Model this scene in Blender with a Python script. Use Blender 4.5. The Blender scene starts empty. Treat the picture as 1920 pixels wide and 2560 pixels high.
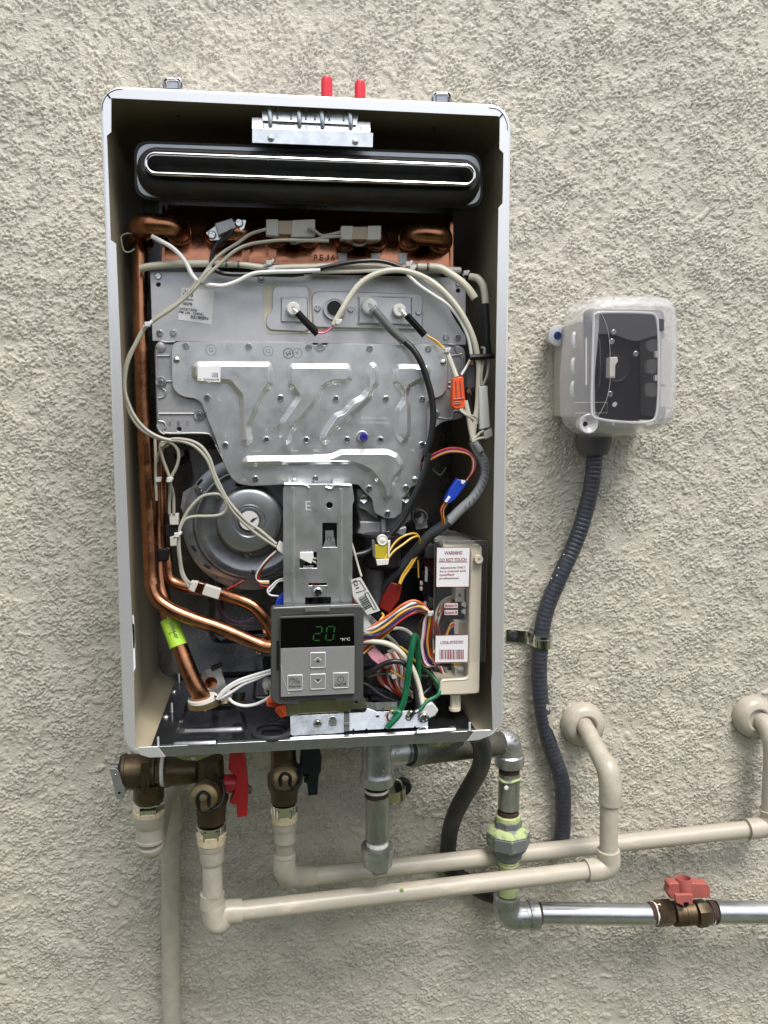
import bpy, math, random
import numpy as np
from mathutils import Vector, Matrix
from mathutils.geometry import tessellate_polygon
random.seed(7)
S = bpy.context.scene
COL = S.collection
# ---------------------------------------------------------------- camera
F = 2105.136                      # focal length in pixels of a 1920x2560 picture
CAMP = Vector((0.0, -1.015, 1.45))
AX = Vector((0.99105772, -0.13340401, -0.00282068))     # camera right
AD = Vector((-0.016915, -0.10463673, -0.99436665))      # camera down
AF = Vector((0.13235735, 0.98552246, -0.10595757))      # camera forward
cam_d = bpy.data.cameras.new('camera')
cam = bpy.data.objects.new('camera', cam_d)
COL.objects.link(cam)
M3 = Matrix((AX, -AD, -AF)).transposed()
cam.matrix_world = Matrix.Translation(CAMP) @ M3.to_4x4()
cam_d.sensor_fit = 'VERTICAL'
cam_d.sensor_height = 36.0
cam_d.lens = 36.0 * F / 2560.0
cam_d.clip_start = 0.02
cam_d.clip_end = 500
S.camera = cam
# ---------------------------------------------------------------- sky, sun, exposure
W = bpy.data.worlds.new("World")
S.world = W
W.use_nodes = True
wn = W.node_tree.nodes
wn.clear()
sky = wn.new('ShaderNodeTexSky')
sky.sky_type = 'NISHITA'
sky.sun_disc = False
SUN_EL, SUN_AZ = math.radians(60), math.radians(160)      # azimuth from +y, clockwise
sky.sun_elevation = SUN_EL
sky.sun_rotation = SUN_AZ
sky.dust_density = 3.0
sky.air_density = 1.0
sky.ozone_density = 1.0
bgn = wn.new('ShaderNodeBackground')
bgn.inputs['Strength'].default_value = 0.15
hs = wn.new('ShaderNodeHueSaturation')
hs.inputs['Saturation'].default_value = 0.42              # hazy bright overcast sky
wo = wn.new('ShaderNodeOutputWorld')
W.node_tree.links.new(sky.outputs[0], hs.inputs['Color'])
W.node_tree.links.new(hs.outputs[0], bgn.inputs[0])
W.node_tree.links.new(bgn.outputs[0], wo.inputs[0])
sun_d = bpy.data.lights.new('sun', 'SUN')
sun_d.energy = 2.3
sun_d.angle = math.radians(26)
sun_d.color = (1.0, 0.96, 0.9)
sun = bpy.data.objects.new('sun', sun_d)
COL.objects.link(sun)
sdir = Vector((math.sin(SUN_AZ) * math.cos(SUN_EL), math.cos(SUN_AZ) * math.cos(SUN_EL), math.sin(SUN_EL)))
sun.rotation_euler = sdir.to_track_quat('Z', 'Y').to_euler()
S.view_settings.view_transform = 'Standard'
S.view_settings.look = 'None'
S.view_settings.exposure = 0.44
S.view_settings.gamma = 1
S.view_settings.use_curve_mapping = False
S.render.engine = 'CYCLES'
S.cycles.max_bounces = 8
S.cycles.transparent_max_bounces = 12

# ---------------------------------------------------------------- helpers: where things stand
REG = dict(px=(0, 0, 1), A=(220, 170, 540/1659), B=(740, 170, 560/1659), C=(300, 640, 500/1659), D=(780, 640, 500/1659),
           E=(280, 1100, 520/1659), F=(780, 1100, 520/1659), H=(280, 1560, 520/1659), I=(780, 1480, 520/1659),
           J=(260, 1860, 640/1659), K=(860, 1800, 540/1659), L=(1360, 1700, 560/1659), M=(1340, 700, 400/1659),
           N=(1240, 1100, 400/1475), O=(1050, 1300, 200/1005), Q=(660, 1480, 280/1630), R=(880, 1540, 240/1659),
           S=(260, 1880, 220/1659), T=(460, 1880, 400/1659), U=(1160, 1800, 200/851), W=(1600, 2160, 320/1659),
           X=(300, 1080, 200/1053), Y=(600, 250, 360/1659))
WALLD = 0.25       # wall is 25 cm behind the open front of the heater (plane y=0)

def ray(px, py):
    return AX * (px - 960) + AD * (py - 1280) + AF * F

def pt(px, py, dmm):
    """point seen at that spot of the survey picture, dmm millimetres behind the front plane of the case"""
    r = ray(px, py)
    y = -WALLD + dmm / 1000.0
    return CAMP + r * ((y - CAMP.y) / r.y)

def ptz(px, py, z):
    r = ray(px, py)
    return CAMP + r * ((z - CAMP.z) / r.z)

def mpp(dmm):      # metres per survey pixel at a depth
    return (0.765 + dmm / 1000.0) / F

def pts(reg, s, d=0.0):
    """parse 'x,y x,y,depth ...' survey points"""
    x0, y0, k = REG[reg]
    out = []
    for t in s.split():
        f = t.split(',')
        if len(f) > 2:
            d = float(f[2])
        out.append(pt(x0 + float(f[0]) * k, y0 + float(f[1]) * k, d))
    return out

def rk(reg, v, d):  # a radius measured in that enlargement -> metres
    return REG[reg][2] * v * mpp(d)

# ---------------------------------------------------------------- helpers: materials
MATS = {}
def mat(name, col, rough=0.5, metal=0.0, var=0.0, vscale=60.0, bump=0.0, bscale=300.0, rvar=0.0, col2=None,
        stretch=None, emit=None, trans=0.0, alpha=1.0, coat=0.0, ior=1.5, cover=0.5):
    m = bpy.data.materials.new(name)
    m.use_nodes = True
    nt = m.node_tree
    N, Lk = nt.nodes, nt.links
    b = N['Principled BSDF']
    b.inputs['Base Color'].default_value = (*col, 1)
    b.inputs['Roughness'].default_value = rough
    b.inputs['Metallic'].default_value = metal
    b.inputs['IOR'].default_value = ior
    if coat:
        b.inputs['Coat Weight'].default_value = coat
        b.inputs['Coat Roughness'].default_value = 0.15
    if trans:
        b.inputs['Transmission Weight'].default_value = trans
    if alpha < 1:
        b.inputs['Alpha'].default_value = alpha
    if emit:
        b.inputs['Emission Color'].default_value = (*emit[:3], 1)
        b.inputs['Emission Strength'].default_value = emit[3]
    if var or bump or rvar or col2:
        tc = N.new('ShaderNodeTexCoord')
        src = tc.outputs['Object']
        if stretch:
            mp = N.new('ShaderNodeMapping')
            mp.inputs['Scale'].default_value = stretch
            Lk.new(src, mp.inputs[0]); src = mp.outputs[0]
        n1 = N.new('ShaderNodeTexNoise')
        n1.inputs['Scale'].default_value = vscale
        n1.inputs['Detail'].default_value = 6
        n1.inputs['Roughness'].default_value = 0.65
        Lk.new(src, n1.inputs['Vector'])
        if var or col2:
            cr = N.new('ShaderNodeValToRGB')
            a = tuple(max(0, c * (1 - var)) for c in col)
            c2 = col2 if col2 else tuple(min(1, c * (1 + var)) for c in col)
            if col2: a = col
            w = 0.16 if not col2 else 0.06
            cr.color_ramp.elements[0].position = cover - w
            cr.color_ramp.elements[0].color = (*a, 1)
            cr.color_ramp.elements[1].position = cover + w
            cr.color_ramp.elements[1].color = (*c2, 1)
            Lk.new(n1.outputs[0], cr.inputs[0])
            Lk.new(cr.outputs[0], b.inputs['Base Color'])
        if rvar:
            mr = N.new('ShaderNodeMapRange')
            mr.inputs['From Min'].default_value = 0.3
            mr.inputs['From Max'].default_value = 0.7
            mr.inputs['To Min'].default_value = max(0.02, rough - rvar)
            mr.inputs['To Max'].default_value = rough + rvar
            Lk.new(n1.outputs[0], mr.inputs[0]); Lk.new(mr.outputs[0], b.inputs['Roughness'])
        if bump:
            n2 = N.new('ShaderNodeTexNoise')
            n2.inputs['Scale'].default_value = bscale
            n2.inputs['Detail'].default_value = 4
            Lk.new(src, n2.inputs['Vector'])
            bp = N.new('ShaderNodeBump')
            bp.inputs['Strength'].default_value = 1.0
            bp.inputs['Distance'].default_value = bump
            Lk.new(n2.outputs[0], bp.inputs['Height'])
            Lk.new(bp.outputs[0], b.inputs['Normal'])
    MATS[name] = m
    return m

STUCCO = mat('stucco_paint', (0.52, 0.488, 0.412), 0.46, var=0.09, vscale=7, bump=0.0012, bscale=600)
GRASS = mat('lawn', (0.07, 0.08, 0.035), 0.9, var=0.4, vscale=6)
ENAMEL = mat('grey_white_enamel', (0.74, 0.745, 0.76), 0.27, metal=0.6, var=0.02, vscale=900, bump=0.00002, bscale=1500)
BEIGE = mat('beige_inner_paint', (0.40, 0.355, 0.255), 0.42, var=0.06, vscale=20)
BACKM = mat('dark_back_panel', (0.22, 0.226, 0.24), 0.25, metal=0.85, var=0.15, vscale=40, rvar=0.08)
TRAYM = mat('dark_tray_steel', (0.22, 0.228, 0.245), 0.17, metal=0.95, var=0.12, vscale=50, rvar=0.07)
TRAYF = mat('tray_front_steel', (0.36, 0.37, 0.38), 0.32, metal=0.9, var=0.08, vscale=120)
ZINC = mat('zinc_plated_steel', (0.73, 0.745, 0.745), 0.31, metal=0.88, var=0.04, vscale=60, rvar=0.05)
ZINCB = mat('bright_zinc_steel', (0.66, 0.69, 0.72), 0.3, metal=0.9, var=0.12, vscale=110, rvar=0.1)
ZINC_OLIVE = mat('olive_tinted_zinc_steel', (0.50, 0.49, 0.36), 0.25, metal=0.95, var=0.12, vscale=60)  # olive grass reflection of the foot plate put into the zinc colour
ALUM = mat('sheet_aluminium', (0.53, 0.535, 0.55), 0.48, metal=0.75, var=0.05, vscale=60)
CAST = mat('cast_aluminium', (0.40, 0.40, 0.41), 0.50, metal=0.8, var=0.08, vscale=200, bump=0.00005, bscale=1200)
CASTD = mat('dark_cast_metal', (0.16, 0.16, 0.16), 0.5, metal=0.7, var=0.15, vscale=100, bump=0.00005, bscale=900)
STEEL = mat('screw_steel', (0.62, 0.62, 0.64), 0.22, metal=1.0)
CHROME = mat('chrome', (0.72, 0.72, 0.70), 0.12, metal=1.0)
COPPER = mat('copper_tube', (0.36, 0.165, 0.088), 0.26, metal=1.0, var=0.28, vscale=55, rvar=0.1, bump=0.00002, bscale=500)
COPPERS = mat('copper_sheet', (0.42, 0.185, 0.11), 0.22, metal=1.0, var=0.3, vscale=25, rvar=0.08, bump=0.0009, bscale=28)
FANM = mat('fan_steel', (0.34, 0.355, 0.37), 0.33, metal=0.85, var=0.12, vscale=90, rvar=0.08)
MOTORM = mat('motor_steel', (0.38, 0.40, 0.41), 0.36, metal=0.9, var=0.08, vscale=60)
RUBBER = mat('black_rubber', (0.022, 0.022, 0.025), 0.5, var=0.3, vscale=80)
BLACKP = mat('black_plastic', (0.010, 0.010, 0.012), 0.4, ior=1.35)
GREYP = mat('dark_grey_plastic', (0.055, 0.056, 0.056), 0.5, var=0.05, bump=0.00002, bscale=2500)
SILVP = mat('silver_keypad_film', (0.30, 0.302, 0.305), 0.36, metal=0.3, var=0.05, vscale=500)
SILVL = mat('light_key_edge', (0.62, 0.62, 0.62), 0.35, metal=0.2)
SCREEN = mat('black_display_glass', (0.003, 0.003, 0.003), 0.08)
LED = mat('green_display_segment', (0.006, 0.05, 0.008), 0.4, emit=(0.02, 0.32, 0.03, 0.04))
CREAM = mat('cream_plastic', (0.62, 0.57, 0.45), 0.42, var=0.03)
WHITEP = mat('white_plastic', (0.66, 0.65, 0.61), 0.4)
CLIPW = mat('pale_ceramic', (0.52, 0.50, 0.45), 0.5)
TAN = mat('tan_fuse', (0.42, 0.33, 0.24), 0.5)
NYLON = mat('translucent_nylon', (0.78, 0.78, 0.78), 0.3, trans=0.35)
PAPER = mat('white_label_paper', (0.72, 0.72, 0.74), 0.5)
PAPERG = mat('grey_label_paper', (0.55, 0.55, 0.53), 0.6)
LIME = mat('lime_label_paper', (0.36, 0.62, 0.05), 0.5)
INK = mat('black_ink', (0.02, 0.02, 0.02), 0.5)
INKG = mat('grey_ink', (0.22, 0.22, 0.22), 0.5)
INKW = mat('white_ink', (0.7, 0.7, 0.7), 0.5)
INKM = mat('maroon_ink', (0.22, 0.015, 0.03), 0.5)
PINKP = mat('pink_print_paper', (0.75, 0.60, 0.62), 0.5)
CLEAR = mat('clear_plastic_sheet', (0.25, 0.26, 0.26), 0.06, alpha=0.05)
CLEARG = mat('smoky_clear_plastic', (0.20, 0.205, 0.205), 0.2, alpha=0.5)
BRONZE = mat('cast_bronze', (0.105, 0.075, 0.045), 0.42, metal=0.72, var=0.25, vscale=70, bump=0.0001, bscale=700)
BRASSC = mat('brass_cap', (0.24, 0.185, 0.095), 0.36, metal=0.75, var=0.12, vscale=90)
GALV = mat('galvanised_iron', (0.44, 0.45, 0.46), 0.36, metal=0.85, var=0.22, vscale=45, rvar=0.12, bump=0.00012, bscale=350)
GALVP = mat('galvanised_pipe', (0.56, 0.58, 0.60), 0.27, metal=0.9, var=0.2, vscale=30, rvar=0.1, bump=0.00008, bscale=250, stretch=(0.25, 1, 1))
GALVV = mat('weathered_galvanised_pipe', (0.36, 0.37, 0.34), 0.38, metal=0.8, var=0.3, vscale=40, rvar=0.1, stretch=(1, 1, 0.25))
RUST = mat('rusty_thread', (0.045, 0.024, 0.016), 0.8, var=0.5, vscale=300, bump=0.0003, bscale=900)
GREENR = mat('leak_residue_iron', (0.17, 0.18, 0.185), 0.5, metal=0.35, col2=(0.40, 0.50, 0.20), vscale=60, cover=0.60, bump=0.00012, bscale=500)
GREENP = mat('pale_green_residue', (0.40, 0.47, 0.21), 0.65, col2=(0.20, 0.22, 0.20), vscale=90, cover=0.55, bump=0.0002, bscale=500)
TAPE = mat('ptfe_tape', (0.68, 0.66, 0.60), 0.6, var=0.25, vscale=400)
PVC = mat('painted_plastic_pipe', (0.43, 0.395, 0.325), 0.36, var=0.10, vscale=60, rvar=0.10, bump=0.0003, bscale=110)
PVCW = mat('painted_pipe_with_scuffs', (0.43, 0.395, 0.325), 0.34, col2=(0.60, 0.53, 0.41), vscale=42, cover=0.63, bump=0.00012, bscale=160, stretch=(0.3, 1, 1))
RAWPVC = mat('bare_cream_plastic_pipe', (0.68, 0.58, 0.38), 0.45, var=0.15, vscale=200)
REDH = mat('red_vinyl_handle', (0.42, 0.018, 0.022), 0.35, var=0.1, vscale=50)
REDF = mat('faded_red_metal', (0.37, 0.10, 0.085), 0.5, var=0.12, vscale=70)
REDC = mat('bright_red_cap', (0.62, 0.03, 0.05), 0.4)
REDD = mat('dark_red_plastic', (0.20, 0.012, 0.008), 0.4)
NAVY = mat('navy_vinyl_handle', (0.004, 0.006, 0.018), 0.25, var=0.3, vscale=60)
CONDU = mat('blue_black_conduit', (0.036, 0.040, 0.054), 0.42, var=0.25, vscale=120)
CONDK = mat('black_conduit', (0.016, 0.017, 0.020), 0.45, var=0.25, vscale=120)
BOXG = mat('grey_cream_housing', (0.40, 0.385, 0.345), 0.45, var=0.04)
COVER = mat('cloudy_clear_polycarbonate', (0.12, 0.12, 0.13), 0.10, alpha=0.12)
COVERE = mat('cloudy_polycarbonate_rim', (0.74, 0.74, 0.77), 0.10, alpha=0.42, coat=0.6)
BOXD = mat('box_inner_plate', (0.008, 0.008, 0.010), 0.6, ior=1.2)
BOXDG = mat('box_dark_grey', (0.11, 0.11, 0.13), 0.7, ior=1.2)  # plain dark grey for the upper field and plate ridge
def wirem(n, c, r=0.35): return mat(n, c, r)
WW = wirem('white_wire', (0.60, 0.57, 0.47)); WG = wirem('grey_white_wire', (0.36, 0.35, 0.29))
WB = wirem('black_wire', (0.012, 0.012, 0.014)); WBR = wirem('bright_white_wire', (0.74, 0.74, 0.72))
WY = wirem('yellow_wire', (0.60, 0.36, 0.04)); WO = wirem('orange_wire', (0.66, 0.13, 0.025))
WR = wirem('red_wire', (0.42, 0.018, 0.012)); WP = wirem('pink_wire', (0.62, 0.22, 0.36))
WV = wirem('violet_wire', (0.055, 0.018, 0.085)); WBL = wirem('blue_wire', (0.012, 0.018, 0.11))
WGR = wirem('green_wire', (0.003, 0.11, 0.045)); WBN = wirem('brown_wire', (0.09, 0.03, 0.02))
WGY = wirem('grey_sleeve', (0.12, 0.13, 0.14)); WGL = wirem('light_grey_sleeve', (0.28, 0.29, 0.30))
WD = wirem('dark_sleeve', (0.035, 0.04, 0.042), 0.5)
BLUEC = mat('blue_connector_plastic', (0.015, 0.05, 0.42), 0.35)
ORANC = mat('orange_connector_plastic', (0.80, 0.10, 0.015), 0.4)
PINKC = mat('pink_connector_plastic', (0.76, 0.36, 0.42), 0.4)
YELT = mat('yellow_coil_tape', (0.44, 0.36, 0.02), 0.45)
BLUES = mat('blue_screw_paint', (0.03, 0.02, 0.25), 0.3)
FANTAG = mat('silver_tag', (0.6, 0.6, 0.6), 0.4)
MAROON = mat('maroon_circuit_board', (0.09, 0.012, 0.012), 0.5)

# ---------------------------------------------------------------- helpers: meshes
def chaikin(poly, n=2):
    for _ in range(n):
        q = []
        for i in range(len(poly)):
            a, b = poly[i], poly[(i + 1) % len(poly)]
            q.append((a[0] * .75 + b[0] * .25, a[1] * .75 + b[1] * .25))
            q.append((a[0] * .25 + b[0] * .75, a[1] * .25 + b[1] * .75))
        poly = q
    return poly

def roundp(poly, r, n=4):
    """round each corner of a 2-D polygon by radius-like distance r"""
    out = []
    L = len(poly)
    for i in range(L):
        p0, p1, p2 = Vector(poly[i - 1]), Vector(poly[i]), Vector(poly[(i + 1) % L])
        a, b = p0 - p1, p2 - p1
        la, lb = a.length, b.length
        if la < 1e-9 or lb < 1e-9: continue
        k = min(r, la * .48, lb * .48)
        A, B = p1 + a / la * k, p1 + b / lb * k
        for j in range(n + 1):
            t = j / n
            q = A * (1 - t) ** 2 + p1 * 2 * t * (1 - t) + B * t * t
            out.append((q.x, q.y))
    return out

def area2(p):
    return sum(p[i - 1][0] * p[i][1] - p[i][0] * p[i - 1][1] for i in range(len(p))) / 2

def ccw(p):
    return list(p) if area2(p) > 0 else list(reversed(p))

def inset(poly, d):
    out = []
    L = len(poly)
    for i in range(L):
        a = Vector(poly[i]) - Vector(poly[i - 1]); b = Vector(poly[(i + 1) % L]) - Vector(poly[i])
        if a.length < 1e-9: a = b
        if b.length < 1e-9: b = a
        n = Vector((-a.y, a.x)).normalized() + Vector((-b.y, b.x)).normalized()
        if n.length < 1e-6: n = Vector((-a.y, a.x))
        n.normalize()
        c = max(0.5, n.dot(Vector((-a.y, a.x)).normalized()))
        out.append((poly[i][0] + n.x * d / c, poly[i][1] + n.y * d / c))
    return out

def circ(cx, cy, r, n=24, ry=None):
    ry = ry or r
    return [(cx + r * math.cos(2 * math.pi * i / n), cy + ry * math.sin(2 * math.pi * i / n)) for i in range(n)]

class MB:
    def __init__(s):
        s.v, s.f, s.m, s.cur = [], [], [], 0
    def face(s, idx):
        s.f.append(idx); s.m.append(s.cur)
    def add(s, vs, fs):
        o = len(s.v)
        s.v += [tuple(v) for v in vs]
        for f in fs: s.face([o + i for i in f])
    def box(s, lo, hi):
        x0, y0, z0 = lo; x1, y1, z1 = hi
        s.add([(x0, y0, z0), (x1, y0, z0), (x1, y1, z0), (x0, y1, z0), (x0, y0, z1), (x1, y0, z1), (x1, y1, z1), (x0, y1, z1)],
              [(0, 3, 2, 1), (4, 5, 6, 7), (0, 1, 5, 4), (1, 2, 6, 5), (2, 3, 7, 6), (3, 0, 4, 7)])
    def hexa(s, q, depth):
        """front quad q (4 points) pushed back along +y by depth"""
        b = [Vector(p) + Vector((0, depth, 0)) for p in q]
        s.add([*q, *b], [(0, 1, 2, 3), (7, 6, 5, 4), (0, 4, 5, 1), (1, 5, 6, 2), (2, 6, 7, 3), (3, 7, 4, 0)])
    def tube(s, path, r, n=10, caps=True, smooth=True, seg=None, closed=False):
        P = [Vector(p) for p in path]
        R = list(r) if isinstance(r, (list, tuple)) else [r] * len(P)
        if smooth and len(P) > 2:
            seg = seg or 6
            Q, RR = [], []
            L = len(P)
            rng = range(L if closed else L - 1)
            for i in rng:
                p0 = P[i - 1] if (i > 0 or closed) else P[i] * 2 - P[i + 1]
                p1, p2 = P[i], P[(i + 1) % L]
                p3 = P[(i + 2) % L] if (i + 2 < L or closed) else p2 * 2 - p1
                # centripetal-ish tangents
                l1 = max((p2 - p1).length, 1e-9)
                t1 = (p2 - p0) * (l1 / max((p2 - p1).length + (p1 - p0).length, 1e-9))
                t2 = (p3 - p1) * (l1 / max((p3 - p2).length + (p2 - p1).length, 1e-9))
                for j in range(seg):
                    t = j / seg
                    h00 = 2 * t ** 3 - 3 * t * t + 1; h10 = t ** 3 - 2 * t * t + t
                    h01 = -2 * t ** 3 + 3 * t * t; h11 = t ** 3 - t * t
                    Q.append(p1 * h00 + t1 * h10 + p2 * h01 + t2 * h11)
                    RR.append(R[i] * (1 - t) + R[(i + 1) % L] * t)
            if not closed:
                Q.append(P[-1]); RR.append(R[-1])
            P, R = Q, RR
        L = len(P)
        T = []
        for i in range(L):
            a = P[i - 1] if (i > 0 or closed) else P[0]
            b = P[(i + 1) % L] if (i < L - 1 or closed) else P[-1]
            t = (b - a)
            T.append(t.normalized() if t.length > 1e-9 else (T[-1] if T else Vector((0, 0, 1))))
        up = Vector((0, -1, 0)) if abs(T[0].y) < 0.9 else Vector((1, 0, 0))
        u = (up - T[0] * up.dot(T[0])).normalized()
        base = len(s.v)
        for i in range(L):
            u = (u - T[i] * u.dot(T[i]))
            if u.length < 1e-6: u = T[i].orthogonal()
            u.normalize()
            w = T[i].cross(u)
            for k in range(n):
                a = 2 * math.pi * k / n
                s.v.append(tuple(P[i] + (u * math.cos(a) + w * math.sin(a)) * R[i]))
        for i in range(L if closed else L - 1):
            j = (i + 1) % L
            for k in range(n):
                k2 = (k + 1) % n
                s.face([base + i * n + k, base + i * n + k2, base + j * n + k2, base + j * n + k])
        if caps and not closed:
            s.face([base + k for k in reversed(range(n))])
            s.face([base + (L - 1) * n + k for k in range(n)])
    def lathe(s, o, axis, prof, n=24, close=True, flat=None, phase=0.0):
        """prof = [(distance along axis, radius)...]; flat = number of sides"""
        n = flat or n
        o = Vector(o); axis = Vector(axis).normalized()
        up = Vector((0, -1, 0)) if abs(axis.y) < 0.9 else Vector((0, 0, 1))
        u = (up - axis * up.dot(axis)).normalized(); w = axis.cross(u)
        base = len(s.v)
        for (t, r) in prof:
            for k in range(n):
                a = 2 * math.pi * k / n + phase
                s.v.append(tuple(o + axis * t + (u * math.cos(a) + w * math.sin(a)) * r))
        for i in range(len(prof) - 1):
            for k in range(n):
                k2 = (k + 1) % n
                s.face([base + i * n + k, base + i * n + k2, base + (i + 1) * n + k2, base + (i + 1) * n + k])
        if close:
            s.face([base + k for k in reversed(range(n))])
            s.face([base + (len(prof) - 1) * n + k for k in range(n)])
    def fill(s, loops, to3, flip=False):
        vl = [[Vector((p[0], p[1], 0)) for p in lp] for lp in loops]
        flat = [p for lp in loops for p in lp]
        o = len(s.v)
        s.v += [tuple(to3(p[0], p[1])) for p in flat]
        for t in tessellate_polygon(vl):
            a, b, c = (flat[i] for i in t)
            ar = (b[0] - a[0]) * (c[1] - a[1]) - (c[0] - a[0]) * (b[1] - a[1])
            t = list(t)
            if (ar < 0) != flip: t = t[::-1]
            s.face([o + i for i in t])
    def slab(s, outer, holes, front, thick, edge=0.0):
        """sheet in the x-z plane, front face at y=front, thickness going to +y"""
        outer = ccw(outer)
        holes = [ccw(h)[::-1] for h in holes]
        loops = [outer] + holes
        fl = [inset(lp, edge) if edge else lp for lp in loops]
        s.fill(fl, lambda x, z: (x, front, z))
        s.fill(loops, lambda x, z: (x, front + thick, z), flip=True)
        for lp, li in zip(loops, fl):
            rings = [(li, front), (lp, front + edge), (lp, front + thick)] if edge else [(lp, front), (lp, front + thick)]
            for (ra, ya), (rb, yb) in zip(rings, rings[1:]):
                n = len(ra); o = len(s.v)
                s.v += [(p[0], ya, p[1]) for p in ra] + [(p[0], yb, p[1]) for p in rb]
                for k in range(n):
                    k2 = (k + 1) % n
                    s.face([o + k2, o + k, o + n + k, o + n + k2])
    def emboss(s, poly, y, h, w, steps=5, to3=None, fillit=True):
        """raised rounded field: loops rise from the sheet by h over width w"""
        poly = ccw(poly)
        to3 = to3 or (lambda x, z, e: (x, y - e, z))
        rings = []
        for i in range(steps + 1):
            t = i / steps
            rings.append((inset(poly, w * t), h * (t * t * (3 - 2 * t)) - (0.0002 if i == 0 else 0)))
        n = len(poly)
        base = len(s.v)
        for rp, e in rings:
            s.v += [tuple(to3(p[0], p[1], e)) for p in rp]
        for i in range(steps):
            for k in range(n):
                k2 = (k + 1) % n
                s.face([base + i * n + k, base + i * n + k2, base + (i + 1) * n + k2, base + (i + 1) * n + k])
        if fillit:
            rp, e = rings[-1]
            s.fill([rp], lambda x, z: to3(x, z, e))
    def build(s, name, m, parent=None, ang=35, bev=0.0, at=None, mesh_only=False):
        me = bpy.data.meshes.new(name)
        me.from_pydata(s.v, [], s.f)
        ms = m if isinstance(m, (list, tuple)) else [m]
        for q in ms: me.materials.append(q)
        if len(ms) > 1: me.polygons.foreach_set('material_index', s.m)
        me.shade_smooth()
        me.set_sharp_from_angle(angle=math.radians(ang))
        if mesh_only: return me
        return link(name, me, parent, at, bev)

ROOTLOC = {}
def link(name, me, parent=None, at=None, bev=0.0):
    o = bpy.data.objects.new(name, me)
    COL.objects.link(o)
    if at is not None: o.location = at
    if parent is not None:
        o.parent = parent
        if parent.type == 'EMPTY': o.matrix_parent_inverse = Matrix.Translation(-ROOTLOC[parent.name])
    if bev:
        b = o.modifiers.new('bevel', 'BEVEL')
        b.width = bev; b.segments = 2; b.limit_method = 'ANGLE'; b.angle_limit = math.radians(40)
    return o

def thing(name, label, cat, loc, group=None):
    o = bpy.data.objects.new(name, None)
    COL.objects.link(o)
    o.location = loc
    o.empty_display_size = 0.05
    ROOTLOC[o.name] = Vector(loc)
    return tag(o, label, cat, group)

def tag(o, label, cat, group=None):
    o['label'] = label; o['category'] = cat
    if group: o['group'] = group
    return o

def xz(v): return [(p.x, p.z) for p in v]

def sheet(name, reg, s, d, t, m, parent, holes=(), rnd=0.0, edge=0.0, chk=0, bev=0, extra=None):
    """flat part standing parallel to the wall, cut to an outline; d and t in mm"""
    poly = xz(pts(reg, s, d))
    if rnd: poly = roundp(poly, rnd / 1000)
    if chk: poly = chaikin(poly, chk)
    mb = MB()
    mb.slab(poly, holes, -WALLD + d / 1000, t / 1000, edge / 1000)
    if extra: extra(mb)
    return mb.build(name, m, parent, bev=bev / 1000)

def block(name, reg, s, d, depth, m, parent, bev=0.4, rnd=0.0):
    """solid block: front outline at depth d (mm, may vary per point), pushed back"""
    P = pts(reg, s, d)
    mb = MB()
    n = len(P)
    b = [p + Vector((0, depth / 1000, 0)) for p in P]
    # keep the winding facing the viewer
    if area2(xz(P)) < 0: P, b = P[::-1], b[::-1]
    mb.add([*P, *b], [tuple(range(n)), tuple(range(2 * n - 1, n - 1, -1))] + [(k, n + k, n + (k + 1) % n, (k + 1) % n) for k in range(n)])
    return mb.build(name, m, parent, bev=bev / 1000)

def pipe(name, reg, s, r, m, parent, d=0.0, n=10, seg=6, smooth=True, extra=None, caps=True):
    mb = MB()
    mb.tube(pts(reg, s, d), r / 1000 if not isinstance(r, list) else [q / 1000 for q in r], n=n, seg=seg, smooth=smooth, caps=caps)
    if extra: extra(mb)
    return mb.build(name, m, parent)

_txt = {}
def text(txt, reg, cx, cy, w, h, d, m, parent, ang=0.0, name='lettering', bold=0.0, d3=None):
    """flat lettering in the x-z plane, fitted to a w x h box (units of the enlargement), turned by ang degrees clockwise"""
    key = (txt, bold)
    if key not in _txt:
        cu = bpy.data.curves.new('t', 'FONT')
        cu.body = txt; cu.resolution_u = 3; cu.offset = bold
        ob = bpy.data.objects.new('t', cu)
        COL.objects.link(ob)
        bpy.context.view_layer.update()
        me = ob.evaluated_get(bpy.context.evaluated_depsgraph_get()).to_mesh()
        vs = np.array([tuple(v.co) for v in me.vertices]); fs = [tuple(p.vertices) for p in me.polygons]
        ob.evaluated_get(bpy.context.evaluated_depsgraph_get()).to_mesh_clear()
        bpy.data.objects.remove(ob); bpy.data.curves.remove(cu)
        lo, hi = vs.min(0), vs.max(0)
        vs = (vs - (lo + hi) / 2) / np.maximum(hi - lo, 1e-6)
        _txt[key] = (vs, fs)
    vs, fs = _txt[key]
    x0, y0, k = REG[reg]
    c = pt(x0 + cx * k, y0 + cy * k, d)
    sc = k * mpp(d)
    a = math.radians(ang)
    out = []
    for x, y, _ in vs:
        x *= w * sc; y *= h * sc
        out.append((c.x + x * math.cos(a) + y * math.sin(a), c.y, c.z - x * math.sin(a) + y * math.cos(a)))
    mb = MB(); mb.add(out, fs)
    return mb.build(name, m, parent)

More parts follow.
